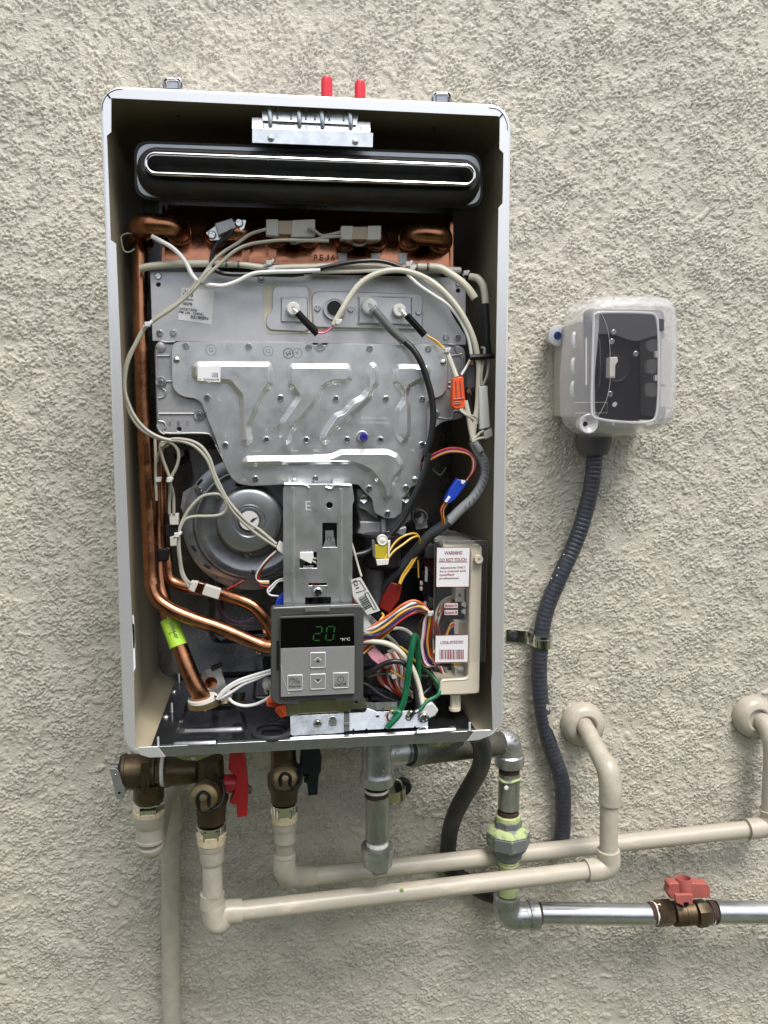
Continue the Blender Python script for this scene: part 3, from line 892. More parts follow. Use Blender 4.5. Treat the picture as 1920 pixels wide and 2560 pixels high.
mb.lathe(pts('D', '1020,1310', 54)[0], (0, -1, 0), [(0, .005), (.001, .005), (.0013, .0045)], n=20)
for s_ in ('1135,735 1180,740 1190,780 1215,812 1245,815', '1130,832 1238,832 1240,1010', '1250,830 1248,1290', '1040,1340 1160,1350 1175,1290 1215,1285 1240,1300', '1245,1090 1130,1090', '1130,1050 1170,1050'):
    mb.tube(pts('D', s_, 53.8), .0011, n=8)
mb.build('cast_ribs', CAST, bod, ang=60)
screws('C', '340,1050', 52, bod); screws('C', '660,1320', 52, bod); screws('D', '1022,1315', 52.6, bod)
for ch, x, y in (('A', 413, 1390), ('B', 487, 1390), ('C', 560, 1390)): text(ch, 'C', x, y, 24, 34, 53.5, CASTD, bod, name='cast_letter')
# ---- galvanised burner cover with pressed channels
cov = '425,770 445,722 490,708 1595,712 1610,760 1630,790 1658,800 1690,790 1708,760 1722,722 2690,735 2718,765 2718,1095 2673,1160 2603,1186 2560,1195 2548,1250 2548,1480 2530,1560'
covF = '925,0 868,180 866,320 830,362 790,372 760,430 722,460 716,580 660,627 590,628 500,585 487,520 480,470 430,430 405,395 370,358 310,355'
poly = pts('C', cov, 48) + pts('F', covF, 48) + pts('E', '1370,358 1110,366 1010,350 960,312 915,240 820,25', 48) + pts('C', '845,1659 680,1230 660,1205 620,1182 540,1172 480,1145 440,1100 430,1050', 48)
CD = 48
mb = MB()
mb.slab(roundp(xz(poly), .0022, 3), [], Y0 + CD / 1000, .0022, .0006)
em = ['590,900 640,872 1240,875 1270,905 1273,1070 1220,1135 1090,1410 1105,1540 1050,1580 990,1540 985,1170 900,1065 640,1055 590,1010',
      '1385,910 1420,888 1893,890 1930,930 1930,1030 1883,1065 1763,1070 1690,1110 1672,1180 1430,1480 1430,1540 1380,1575 1320,1530 1315,1370 1460,1170 1388,1080',
      '2038,940 2048,895 2093,875 2138,895 2153,935 2151,1070 2103,1130 2093,1190 1943,1330 1758,1490 1753,1540 1703,1575 1658,1545 1653,1480 1773,1300 1843,1275 1913,1190 1993,1155 2033,1100',
      '2263,925 2293,888 2553,903 2578,945 2573,1035 2463,1070 2403,1110 2398,1180 2415,1250 2415,1490 2383,1545 2333,1555 2275,1495 2278,1270 2333,1180 2313,1120 2258,1060']
for s_ in em:
    mb.emboss(chaikin(roundp(xz(pts('C', s_, CD)), .0022, 3), 1), Y0 + CD / 1000, .0056, .0050, 7)
s_ = '-565,165 -530,125 0,118 150,108 230,72 600,70 690,105 740,190 735,245 665,320 650,460 600,492 560,465 540,380 450,262 330,205 150,202 -530,215 -562,198'
mb.emboss(chaikin(roundp(xz(pts('F', s_, CD)), .0022, 3), 1), Y0 + CD / 1000, .0056, .0050, 7)
cover = mb.build('burner_cover', ZINC, WH, ang=50)
screws('C', '547,745 1067,752 1565,758 723,1175 1332,1178 875,1568 1215,1522 1545,1525', CD, cover)
screws('D', '65,750 478,768 963,772 200,1185 612,1185 912,1188 290,1523 567,1523 908,1565', CD, cover)
screws('E', '1142,310', CD, cover); screws('F', '455,385 747,382 602,585', CD, cover)
for rg, x, y in (('C', 467, 862), ('D', 1090, 883), ('F', 823, 315)):
    disc('rivet', rg, x, y, 26, CD - 1.6, 2, STEEL, cover, prof=[(-.0016, 1), (-.0008, .95), (0, .5), (.0002, .1)], n=16)
disc('adjuster_boss', 'D', 418, 1497, 48, CD - 2.5, 3, ZINCB, cover, prof=[(-.0025, 1), (0, .98), (.0002, .88), (-.001, .8)])
disc('blue_adjuster_screw', 'D', 432, 1500, 34, CD - 4.5, 3, BLUES, cover, prof=[(-.004, 1), (-.001, 1), (0, .8), (0, .25), (-.001, .2)])
for rg, ch, x, y, r_, m_ in (('C', 'G', 755, 778, 42, INKG), ('C', 'G', 1230, 788, 40, INKG), ('C', 'M', 1397, 808, 40, INK), ('C', 'A', 1470, 805, 38, INKG)):
    a = text(ch, rg, x, y, 34, 34, CD - .15, m_, cover, ang=160 if ch in 'MA' else 15, name='ink_stamp')
    c_ = pts(rg, f'{x},{y}', CD - .1)[0]; R_ = rk(rg, r_, CD); m2 = MB()
    m2.tube([(c_.x + R_ * math.cos(t * math.pi / 12), c_.y, c_.z + R_ * math.sin(t * math.pi / 12)) for t in range(24)], .00028, closed=True, n=4, seg=1)
    m2.build('ink_ring', m_, cover)
for tx, rg, x, y, w_, ang in (('Orn', 'C', 1137, 1618, 56, 0), ('Red', 'C', 1450, 1615, 54, 3), ('Ble', 'C', 1630, 1615, 50, 3), ('Wh', 'D', 832, 1612, 36, 0),
                              ('2 MARK LAST', 'D', 520, 1345, 220, 1), ('DO NOT REMOVE', 'D', 525, 1383, 230, 1), ('V', 'C', 872, 1490, 18, 0), ('V', 'C', 1213, 1440, 18, 0),
                              ('<', 'C', 820, 1188, 26, 0), ('>', 'E', 1052, 318, 34, 0), ('V', 'D', 908, 1475, 16, 0), ('V', 'D', 912, 1277, 16, 0)):
    text(tx, rg, x, y, w_, 24 if len(tx) < 5 else 18, CD - .12, SILVL, cover, ang=ang, name='stamped_letters')
s2 = sheet('part_sticker', 'C', '643,922 835,905 832,1047 643,1034', CD - 6.1, .25, PAPER, cover)
for tx, x, y, w_, h_ in (('U356', 788, 975, 50, 17), ('240B', 788, 997, 50, 17), ('12  ZJF090078', 735, 1027, 165, 20)):
    text(tx, 'C', x, y, w_, h_, CD - 6.35, INK, s2, ang=1)
# ---- combustion fan
fx, fy, FR = 628.0, 1308.5, 168.0
def fdisc(name, r, d, prof, m, par, n=64):
    c = pt(fx, fy, d) if name != 'motor_cap' else pt(623, 1302, d)
    R = r * mpp(d); q = MB(); q.lathe(c, (0, -1, 0), [(a / 1000, b * R) for a, b in prof], n=n)
    return q.build(name, m, par, ang=40)
fan = fdisc('combustion_fan', FR, 84, [(-40, .97), (-2, 1.0), (-.5, 1.0), (0, .99), (0, .85), (2.5, .835), (4.6, .81), (4.8, .79), (2.6, .765), (0.2, .74), (-1.5, .70), (-1.5, .52), (-3, .5)], FANM, WH, n=80)
mot = fdisc('motor_cap', 83, 50, [(-38, 1.0), (-7, 1.0), (-2.5, .97), (-.8, .92), (0, .84), (0, .5), (-1.2, .46), (-1.8, .45), (-1.8, .41), (-.5, .39), (-.5, .36), (-2.4, .33), (-2.4, .31), (0.6, .30)], MOTORM, fan, n=64)
fdisc('motor_cap', 24, 48.6, [(-1, 1), (0, .97)], FANTAG, mot, n=32)
pipe('marker_stroke', 'E', '1108,652 1128,632 1165,617', [1.0, 1.2, 0.2], INK, mot, d=48.4, n=6)
screws('E', '688,403 1122,1065', 83, fan, r=3.8, h=2, m=STEEL); screws('E', '845,455 1088,920', 82, fan, r=3.4, h=1.6)
for x, y, a in ((700, 335, -50), (652, 862, 55), (757, 1008, 35), (990, 1150, 10), (1012, 362, 10)):
    x0, y0, k = REG['E']; c_ = pt(x0 + x * k, y0 + y * k, 83.6); q = MB()
    dx, dz = math.cos(math.radians(a)) * .0035, -math.sin(math.radians(a)) * .0035
    q.tube([c_ - Vector((dx, 0, dz)), c_ + Vector((dx, 0, dz))], .0012, n=8); q.build('slot_mark', BLACKP, fan)
sheet('fan_housing_ear', 'X', '975,700 830,790 800,990 840,1090 960,1180', 92, 3, CAST, fan)
block('fan_housing', 'E', '600,60 850,60 900,210 1370,330 1372,1130 1100,1195 700,1020 570,700 640,300', 100, 70, CASTD, fan, bev=2)
# ---- gas manifold pieces behind the fan (upper left) and dark cross duct
for s_, r_, m_ in (('620,130,120 720,140,120 880,150,120', 8, CASTD), ('560,90,125 600,180,125', 10, BLACKP)):
    pipe('air_duct', 'E', s_, r_, m_, WH, n=16)
screws('E', '548,100', 110, WH, r=5, h=2)
# ---- vertical mounting bracket for the controller
VB = 20
def rectpoly(reg, s, d): return xz(pts(reg, s, d))
hol = [[(q.x + .0032 * math.cos(a * .5236), q.z + .0032 * math.sin(a * .5236)) for a in range(12)] for q in pts('F', '140,520', VB)]
hol += [rectpoly('F', '82,660 200,660 200,855 82,855', VB), rectpoly('E', '1497,893 1635,893 1635,1022 1497,1022', VB), rectpoly('E', '1568,1140 1715,1138 1715,1160 1568,1162', VB)]
hol += [rectpoly('Q', '598,80 975,72 975,205 598,210', VB)]
vb = sheet('controller_bracket', 'px', '708,1222 713,1211 880,1211 886,1250 881,1262 881,1530 880,1660 880,1760 712,1770 709,1500', VB, 1.2, ZINC, WH, holes=hol, edge=.2)
mb = MB()
mb.tube(pts('E', '1443,380,19.6 1446,1270,19.6'), .0018, n=8)
mb.build('pressed_rib', ZINC, vb); mb = MB()
mb.tube(pts('F', '230,390,19.6 232,1280,19.6'), .0018, n=8)
mb.tube(pts('E', '1375,350,19 1545,358,19 1570,385,19'), .0012, n=6); mb.tube(pts('F', '110,375,19 155,385,19 180,358,19 310,362,19'), .0012, n=6)
mb.build('pressed_rib', ZINC, vb)
for rg, s_ in (('E', '1407,240 1590,242 1590,350 1405,350'), ('F', '165,235 250,232 256,360 165,360')):
    sheet('mounting_tab', rg, s_, 40, 1.2, ZINC, vb, rnd=1.5)
block('return_flange', 'F', '-215,352,22 315,352,22 318,378,20 -215,380,20', 20, 18, ZINCB, vb, bev=.2)
for rg, s_ in (('E', '1619,307'),): screws(rg, s_, 39.6, vb)
disc('rivet', 'E', 1455, 328, 24, 38, 1.5, STEEL, vb, prof=[(-.0016, 1), (-.0008, .95), (0, .5), (.0002, .1)], n=16)
text('E', 'E', 1565, 525, 42, 72, VB - .1, SILVL, vb, name='stamped_letter')
sheet('latch_tongue', 'F', '105,722 172,722 172,750 190,850 150,865 88,850 108,800', VB + 3, 1, ZINCB, vb, rnd=.8)
disc('tongue_hole', 'F', 137, 787, 20, VB + 2.6, .6, CASTD, vb, prof=[(-.0006, 1), (0, 1), (0, .6), (-.0005, .5)])
sheet('screw_tab', 'F', '0,1163 125,1163 120,1250 0,1250', VB - 1, 1, ZINCB, vb, rnd=1)
screws('F', '47,1210', VB - 1, vb, r=4.4, h=2.2, m=CHROME)
sheet('latch_tongue', 'E', '1525,1000 1605,1000 1605,1018 1570,1035 1525,1018', VB + 2, 1, ZINCB, vb)
block('wire_coupler', 'E', '1500,897 1605,893 1608,940 1590,990 1495,945', 18, 9, WHITEP, vb, bev=.6)
pipe('wire', 'E', '1590,960,20 1640,990,26 1690,1060,45', 1.1, WW, vb)
pipe('wire', 'E', '1600,940,20 1650,955,26 1690,1000,45', 1.1, WG, vb)
# lower foot with the lawn reflection tinted into its colour, and base plate
LB = 17
hol = [[(q.x + .0026 * math.cos(a * .5236), q.z + .0026 * math.sin(a * .5236)) for a in range(12)] for q in pts('Q', '1345,1600', LB)]
ft = sheet('lower_foot_plate', 'Q', '320,1600 1040,1560 1350,1540 1440,1520 1475,1560 1480,1700 1262,1705 1262,1768 320,1812', LB, 1.1, ZINC_OLIVE, WH, holes=hol, edge=.2)
for x, y in ((450, 1615), (1120, 1590)): mb = MB(); mb.box((pts('Q', f'{x-40},{y}', LB)[0].x, Y0 + LB / 1000 - .0012, pts('Q', f'{x},{y+175}', LB)[0].z), (pts('Q', f'{x+38},{y}', LB)[0].x, Y0 + LB / 1000, pts('Q', f'{x},{y}', LB)[0].z)); mb.build('pressed_rib', ZINC_OLIVE, ft)
disc('eyelet', 'Q', 1345, 1600, 40, LB - .8, 1, ZINCB, ft, prof=[(-.0008, 1), (-.0002, .95), (0, .85), (-.0008, .65)])
# base bracket standing on the tray
def lowpiece(name, reg, s_, m_, par): return block(name, reg, s_, 0, 1, m_, par, bev=.2)
bb = block('base_bracket', 'Q', '382,1805,14 1165,1768,14 1165,2045,9 960,2062,9 420,2092,9 384,2075,9', 0, 1.2, ZINCB, WH, bev=.25)
screws('Q', '780,1908', 11.2, bb, r=4.2, h=2.4, m=CHROME)
sheet('keyhole_slot', 'Q', '945,1815 1055,1812 1060,1940 1040,1990 1000,2000 955,1985 940,1940', 10.8, .5, ZINCB, bb, rnd=4, edge=.2)
block('slot', 'Q', '975,1822 1035,1820 1035,1838 975,1840', 10, .5, BLACKP, bb, bev=0)
gb = block('ground_bracket', 'I', '298,965,14 420,962,14 440,930,14 520,955,14 925,942,14 925,1075,9 830,1082,9 822,1068,9 812,1082,9 590,1092,9 582,1075,9 575,1092,9 445,1100,9 435,1085,9 425,1100,9 340,1106,9 330,1088,9 320,1106,9 298,1108,9', 0, 1.2, ZINCB, WH, bev=.2)
sheet('bracket_neck', 'I', '425,880 506,885 506,955 440,958', 15, 1, ZINCB, gb, rnd=.5)
sheet('raised_tab', 'I', '506,882 680,878 684,940 506,943', 13, 1, ZINCB, gb, rnd=.8)
sheet('tab_notch', 'I', '556,920 578,918 580,944 556,946', 12.6, .3, CASTD, gb)
disc('eyelet', 'I', 524, 1000, 24, 12.5, 1, ZINCB, gb, prof=[(-.001, 1), (0, .9), (0, .7), (-.0008, .6), (-.001, .01)])
disc('eyelet', 'I', 524, 1000, 14, 12.2, .3, BLACKP, gb)
block('bracket_gap', 'I', '256,972,13 298,970,13 298,1108,9 256,1112,9', 0, .6, CASTD, gb, bev=0)
block('gap_bridge', 'I', '256,1045 298,1043 298,1062 256,1064', 9, 1, ZINCB, gb, bev=0)
screws('I', '770,1000 790,968', 12, gb, r=3.6, h=2.2, m=CHROME)
screws('I', '892,1000', 9, gb, r=5.2, h=2.8, m=CHROME)
block('p_clip', 'I', '845,985 905,900 960,880 1012,945 985,990 905,1025 860,1010', 9, 8, NYLON, gb, bev=1.5)
pipe('ring_terminal', 'I', '785,990,9 815,960,8 850,940,8', [2.8, 2.2, 2.4], CHROME, gb, n=8)
q = MB()
for i in range(9):
    a0 = i * .7; c_ = pts('I', '645,990', 8)[0]
    q.tube([c_ + Vector((.0055 * math.cos(a0 + t) * (1 + .12 * math.sin(i * 3 + t)), -.001 * i * .3, .006 * math.sin(a0 + t))) for t in (0, .8, 1.6, 2.4, 3.2)], .0004, n=5)
q.build('bare_copper_strands', COPPER, gb)
# ---- controller
def quad(name, s_, d, t, m_, par, rnd=.5, edge=.3): return sheet(name, 'Q', s_, d, t, m_, par, rnd=rnd, edge=edge)
ct = quad('controller', '112,232 1370,205 1438,215 1450,280 1446,1540 1400,1590 1035,1597 1030,1560 520,1585 515,1640 180,1640 100,1560 98,300', 2, 13, GREYP, WH, rnd=9, edge=.8)
sheet('controller_side_slot', 'Q', '180,710 222,710 222,1130 180,1150', 1.6, .6, BLACKP, ct)
sheet('top_slot', 'Q', '262,335 690,322 690,352 262,360', 1.6, .6, BLACKP, ct); sheet('top_slot', 'Q', '870,318 1290,305 1290,330 870,345', 1.6, .6, BLACKP, ct)
fc = quad('keypad_frame', '228,378 262,358 1300,322 1330,345 1325,1470 1300,1488 262,1530 238,1520', -1.5, 3.5, GREYP, ct, rnd=1.5, edge=.5)
kp = quad('keypad', '242,822 1318,785 1316,1478 246,1528', -1.9, 1, SILVP, ct, rnd=.4, edge=.2)
sc = quad('display', '240,382 1310,345 1318,783 242,820', -2.0, 1, SCREEN, ct, rnd=.4, edge=.2)
sheet('clear_tab', 'Q', '598,205 960,198 955,278 600,285', -.5, .4, CLEARG, ct, rnd=.5)
pipe('pouch_edge', 'Q', '150,232 600,212 1395,182 1440,230', .25, WBR, ct, d=-.5, n=5, smooth=False)
pipe('pouch_edge', 'Q', '245,1060 270,1210 330,1400 350,1470 370,1475', .22, SILVL, ct, d=-2.3, n=5)
# seven segment digits
def seg7(cx, cy, w, h, on, lean=14):
    t = 22
    def L(y): return lean * (cy - y) / (h / 2)
    y0, y1 = cy - h / 2, cy + h / 2
    H = {'a': y0 + t / 2, 'g': cy, 'd': y1 - t / 2}
    for k in on:
        if k in H:
            y = H[k]; q = [(cx - w / 2 + t, y - t / 2.6), (cx + w / 2 - t, y - t / 2.6), (cx + w / 2 - t * 1.4, y + t / 2.6), (cx - w / 2 + t * 1.4, y + t / 2.6)]
            q = [(x + L(y), yy - (x - cx) * .03) for x, yy in q]
        else:
            x = cx + (w / 2 - t / 2) * (1 if k in 'bc' else -1)
            ya, yb = (y0 + t * .8, cy - t * .6) if k in 'bf' else (cy + t * .6, y1 - t * .8)
            q = [(x - t / 2 + L(ya), ya + 6), (x + t / 2 + L(ya), ya), (x + t / 2 + L(yb), yb - 6), (x - t / 2 + L(yb), yb)]
        sheet('digit_segment', 'Q', ' '.join(f'{a:.1f},{b:.1f}' for a, b in q), -2.15, .1, LED, sc)
seg7(782, 606, 132, 222, 'abged'); seg7(962, 602, 132, 222, 'abcdef')
text('°F/°C', 'Q', 1180, 688, 145, 44, -2.2, INKW, sc, ang=-2)
def key(cx, cy, w=236, h=232):
    q = MB()
    c4 = [(cx - w / 2, cy - h / 2 + 4), (cx + w / 2, cy - h / 2 - 4), (cx + w / 2 - 4, cy + h / 2 - 4), (cx - w / 2 + 4, cy + h / 2 + 4)]
    poly = roundp(xz(pts('Q', ' '.join(f'{a},{b}' for a, b in c4), -1.9)), .0012)
    q.emboss(poly, Y0 - .0019, .0010, .0009, 4)
    k = q.build('key', SILVP, ct)
    q = MB(); pp = ccw(inset(ccw(poly), .00055))
    q.tube([(x, Y0 - .0026, z) for x, z in pp], .00042, n=6, closed=True, seg=1); q.build('key_edge', SILVL, k)
    return k
kU, kD, kP, kO = key(783, 988), key(783, 1300), key(450, 1315), key(1115, 1282)
for k, s1, s2_ in ((kU, '733,998 783,950 834,996', '752,1022 783,985 816,1022'), (kD, '733,1280 785,1330 836,1278', '752,1270 785,1308 818,1270')):
    pipe('arrow_outline', 'Q', s1, .42, SILVL, k, d=-3.0, n=6, smooth=False)
    sheet('arrow', 'Q', s2_, -3.05, .1, INK, k)
text('Priority', 'Q', 448, 1378, 178, 44, -3.0, INK, kP, ang=-1, bold=.02)
text('On/Off', 'Q', 1115, 1345, 172, 44, -3.0, INK, kO, ang=-2, bold=.02)
c_ = pts('Q', '1117,1270', -3)[0]; q = MB()
q.tube([c_ + Vector((.0028 * math.sin(t), 0, .0028 * math.cos(t))) for t in [.5 + i * (5.28 / 18) for i in range(19)]], .00022, n=5, seg=1)
q.tube(pts('Q', '1117,1212,-3 1117,1272,-3'), .00022, n=5); q.build('power_symbol', INK, kO)
q = MB()
for s_ in ('405,1338 490,1248', '365,1300 375,1270 400,1250 420,1262', '412,1262 425,1280', '425,1255 440,1275', '465,1335 470,1290 500,1285 498,1305 475,1312', '505,1300 525,1295', '505,1312 528,1318', '500,1322 515,1335', '400,1280 412,1292', '440,1262 446,1278'):
    q.tube(pts('Q', s_, -3), .00024, n=5, smooth=False)
q.build('shower_symbol', INK, kP)
sheet('indicator_mark', 'Q', '425,1167 470,1165 470,1178 425,1180', -2.1, .1, INKG, kp)
# small connectors behind the bracket's left edge
block('blue_connector', 'E', '1303,1310 1315,1275 1375,1215 1380,1330 1320,1330', 30, 10, BLUEC, WH, bev=.6)
block('orange_connector', 'Q', '35,1600 100,1545 310,1640 300,1680 40,1668', 16, 8, ORANC, WH, bev=.6)
block('orange_connector', 'Q', '160,1730 220,1660 310,1640 330,1800 245,1838', 14, 8, ORANC, WH, bev=.6)
q = MB()
for s_ in ('60,1610 280,1650', '50,1635 270,1668', '205,1700 290,1790', '185,1725 265,1815'): q.tube(pts('Q', s_, 13.6 if '205' in s_ or '185' in s_ else 15.6), .0005, n=5)
q.build('connector_rib', REDD, WH)
block('white_plug', 'E', '1310,860 1335,808 1378,830 1378,925 1320,880', 26, 8, WHITEP, WH, bev=.5)
# ---- gas valve block under the cover
gv = block('gas_valve_body', 'F', '345,380 780,380 795,640 735,680 745,760 355,750 380,640 360,580', 66, 60, CASTD, WH, bev=1.5)
block('valve_shelf', 'F', '380,650 590,650 590,730 755,690 750,765 420,760 360,745 385,690', 58, 12, CAST, gv, bev=1)
block('valve_rib', 'F', '552,630 585,630 585,740 552,740', 54, 8, CAST, gv, bev=.6)
block('valve_wing', 'F', '360,390 480,370 530,640 420,560 370,545', 60, 8, CAST, gv, bev=1)
for x, y in ((415, 468), (748, 465)):
    disc('hex_bolt', 'F', x, y, 40, 54, 5, STEEL, gv, n=6, prof=[(-.005, 1), (-.0006, 1), (0, .9), (-.0008, .6), (-.0008, .01)])
disc('pipe_stub', 'F', 862, 615, 65, 80, 20, CASTD, gv, prof=[(-.02, 1), (0, 1), (0, .8), (-.006, .6)])
disc('pipe_stub', 'F', 845, 595, 30, 76, 4, BLACKP, gv)
bx = block('stub_ear', 'F', '800,570 905,580 925,700 830,720', 84, 3, CAST, gv, bev=.5)
sh = MB(); b_ = pts('F', '555,745', 46)[0]
sh.lathe(b_, (0, 0, -1), [(0, .017), (.002, .019), (.031, .019), (.034, .014)], n=30)
sh.build('solenoid_shell', BLACKP, gv)
block('coil_label', 'F', '500,835 605,835 605,945 500,945', 20, 4, YELT, gv, bev=.5)
disc('coil_cap', 'F', 563, 800, 45, 19, 5, WHITEP, gv, prof=[(-.005, 1), (-.001, 1), (0, .9), (-.0004, .6), (.0004, .3)])
block('coil_clip', 'F', '478,800 500,800 508,935 488,935', 18, 5, CLEARG, gv, bev=.3); block('coil_clip', 'F', '605,810 625,800 620,940 605,940', 18, 5, WHITEP, gv, bev=.3)
block('coil_connector', 'F', '512,955 615,950 608,995 520,1002', 17, 5, WHITEP, gv, bev=.4)
pipe('valve_stem', 'F', '500,1000,60 500,1300,60', 10, CASTD, gv, n=20)
block('dark_rear_block', 'F', '560,1020 900,1000 900,1320 560,1320', 120, 40, BLACKP, WH, bev=2)
pipe('water_flow_body', 'I', '470,640,70 470,830,60', 17, BLACKP, WH, n=24)
pipe('water_flow_body', 'I', '470,780,52 600,800,52', 12, BLACKP, WH, n=20)
block('lower_black_housing', 'I', '820,650 930,660 1010,830 1010,1000 960,1015 880,900', 55, 40, BLACKP, WH, bev=3)
# ---- electronics box
CB = 20
box = MB()
fr = xz(pts('O', '283,250 310,258 315,312 700,306 748,315 776,350 779,420 745,2140 725,2172 700,2180 250,2198 252,2045 278,2008 560,1988 590,1975 603,1940 632,360 290,350', CB))
box.slab(roundp(fr, .0012, 3), [], Y0 + CB / 1000, .004, .0006)
eb = box.build('electronics_box', CREAM, WH)
block('box_wall', 'O', '640,340 776,340 745,2170 600,2170', CB + 4, 120, CREAM, eb, bev=.5)
block('box_floor', 'O', '252,2050 600,2000 600,2195 250,2198', CB + 4, 100, CREAM, eb, bev=.5)
block('box_roof', 'O', '290,312 640,310 640,345 290,350', CB + 4, 100, CREAM, eb, bev=.3)
pipe('raised_rim', 'O', '262,2190 264,2060 290,2022 565,2002 608,1985 620,1940 648,380', .7, CREAM, eb, d=CB, n=6)
disc('screw_boss', 'O', 742, 497, 58, CB - 6, 9, CREAM, eb, prof=[(-.009, 1), (-.0008, 1), (0, .92), (0, .35), (-.002, .3)])
disc('boss_hole', 'O', 742, 497, 18, CB - 5.6, .8, TAN, eb)
for x in (1112, 1148): pipe('box_foot', 'I', f'{x+14},815,32 {x+14},935,32', 3.2, CREAM, eb, n=12)
pipe('box_foot', 'I', '1138,920,31 1138,940,31', 6, CREAM, eb, n=16)
block('circuit_board', 'O', '60,340 640,340 610,1990 40,1960', 75, 3, MAROON, eb, bev=0)
block('relay_block', 'O', '60,310 190,310 190,480 60,480', 60, 30, GREYP, eb, bev=.6)
block('relay_block', 'O', '20,660 160,680 160,960 30,950', 66, 20, BLACKP, eb, bev=.6)
block('relay_block', 'O', '220,860 420,870 440,1040 230,1020', 58, 20, BLACKP, eb, bev=.6)
block('relay_block', 'O', '110,980 170,990 170,1110 110,1100', 55, 20, GREYP, eb, bev=.6)
block('relay_block', 'O', '170,1850 430,1840 440,1930 190,1935', 60, 20, GREYP, eb, bev=.6)
for s_ in ('66,580 98,600 92,780 60,770', '0,760 35,770 35,820 0,810', '0,830 35,840 30,890 0,880', '50,1020 82,1025 80,1085 50,1080'):
    sheet('board_label', 'O', s_, 64, .3, PINKP if s_[0] == '0' else PAPER, eb)
for s_, m_ in (('452,850 600,850 596,1035 440,1030', CLIPW), ('432,1262 590,1262 585,1440 430,1440', CLIPW), ('440,1850 590,1850 585,1970 440,1965', CLIPW)):
    block('white_connector', 'O', s_, 40, 18, m_, eb, bev=.8)
sheet('connector_face', 'O', '490,1290 572,1290 570,1425 488,1425', 39.6, .4, TAN, eb); sheet('connector_face', 'O', '485,925 512,925 512,965 485,965', 39.6, .4, CASTD, eb)
sheet('connector_face', 'O', '560,870 590,870 588,1030 558,1030', 39.6, .4, GREYP, eb)
block('connector_step', 'O', '470,1860 560,1870 555,1900 470,1895', 38, 4, WHITEP, eb, bev=.5)
block('black_carrier', 'O', '300,1040 600,1040 600,1250 300,1250', 46, 5, BLACKP, eb, bev=.3)
for y in (1068, 1157):
    block('push_button', 'O', f'550,{y-30} 580,{y-30} 580,{y+30} 550,{y+28}', 32, 6, WHITEP, eb, bev=.3)
    block('push_button', 'O', f'527,{y-18} 548,{y-18} 548,{y+18} 527,{y+18}', 33, 5, WHITEP, eb, bev=.3)
block('green_connector', 'O', '425,1800 500,1795 500,1840 425,1840', 45, 8, YELT, eb, bev=.4)
SHD = 15
shq = sheet('clear_shield', 'O', '187,266 850,262 818,1782 160,1800', SHD, .5, CLEAR, eb)
for s_ in ('187,266 850,262', '850,262 818,1782', '187,266 160,1800', '160,1800 600,1795'): pipe('shield_edge', 'O', s_, .22, CLEARG, eb, d=SHD, n=5, smooth=False)
q = MB(); a1, a2 = pts('O', '190,245,18 765,322,18'), pts('O', '300,100,70 560,175,70')
q.add([a1[0], a1[1], a2[1], a2[0]], [(0, 1, 2, 3)]); q.add([p + Vector((0, 0, -.0006)) for p in (a1[0], a1[1], a2[1], a2[0])], [(3, 2, 1, 0)])
q.build('box_top_film', CLEARG, eb)
q = MB(); a1 = pts('O', '560,175,70 830,262,18 720,245,30'); q.add(a1, [(0, 1, 2)]); q.build('film_corner', CLEARG, eb)
wl = sheet('warning_label', 'O', '211,345 628,344 614,838 203,841', SHD - .5, .3, PAPER, eb)
q = MB()
for s_ in ('211,345 628,344', '628,344 614,838', '614,838 203,841', '203,841 211,345'): q.tube(pts('O', s_, SHD - .5), .00025, n=4, smooth=False)
q.build('label_border', INKM, wl)
def mtext(t_, x, y, w_, h_, par=wl, ang=0, b=0.015): text(t_, 'O', x, y, w_, h_, SHD - .65, INKM, par, ang=ang, bold=b)
mtext('WARNING', 420, 413, 236, 50, b=.02); mtext('DO NOT TOUCH', 415, 500, 354, 46, b=.02)
pipe('underline', 'O', '234,526 598,526', .3, INKM, wl, d=SHD - .6, n=4, smooth=False)
mtext('Adjustments ONLY', 412, 602, 340, 38); mtext('by a trained and', 412, 645, 340, 38); mtext('qualified', 336, 691, 194, 38); mtext('professional.', 370, 734, 264, 38)
for tx, y in (('Button A', 1076), ('Button B', 1162)):
    bl = sheet('button_label', 'O', f'308,{y-30} 476,{y-32} 474,{y+30} 307,{y+30}', SHD + 6, .3, PINKP, eb)
    text(tx, 'O', 391, y, 160, 36, SHD + 5.8, INKM, bl, bold=.02)
pl = sheet('part_label', 'O', '195,1452 608,1442 600,1782 187,1790', SHD - .5, .3, PAPER, eb)
q = MB()
for s_ in ('195,1452 608,1442', '608,1442 600,1782', '600,1782 187,1790', '187,1790 195,1452'): q.tube(pts('O', s_, SHD - .5), .00025, n=4, smooth=False)
q.build('label_border', INKM, pl)
mtext('U356-0703X01', 400, 1537, 302, 44, pl, b=.015)
def barcode(reg, x0_, y0_, x1_, y1_, n, d, m_, par, seed=3, ang=None):
    rg = random.Random(seed); q = MB(); x = 0
    tot = []
    while x < 1:
        w_ = rg.choice([1, 1, 2, 3]) / n; tot.append((x, min(1, x + w_))); x += w_ + rg.choice([1, 1, 2]) / n
    for a, b in tot:
        P4 = []
        for t, v in ((a, 0), (b, 0), (b, 1), (a, 1)):
            X_ = x0_ + (x1_ - x0_) * t; Y_ = y0_ + (y1_ - y0_) * v
            if ang:
                ca, sa = math.cos(math.radians(ang)), math.sin(math.radians(ang)); mx, my = (x0_ + x1_) / 2, (y0_ + y1_) / 2
                X_, Y_ = mx + (X_ - mx) * ca - (Y_ - my) * sa, my + (X_ - mx) * sa + (Y_ - my) * ca
            P4.append(pts(reg, f'{X_},{Y_}', d)[0])
        q.add(P4, [(0, 3, 2, 1)])
    q.build('barcode', m_, par)
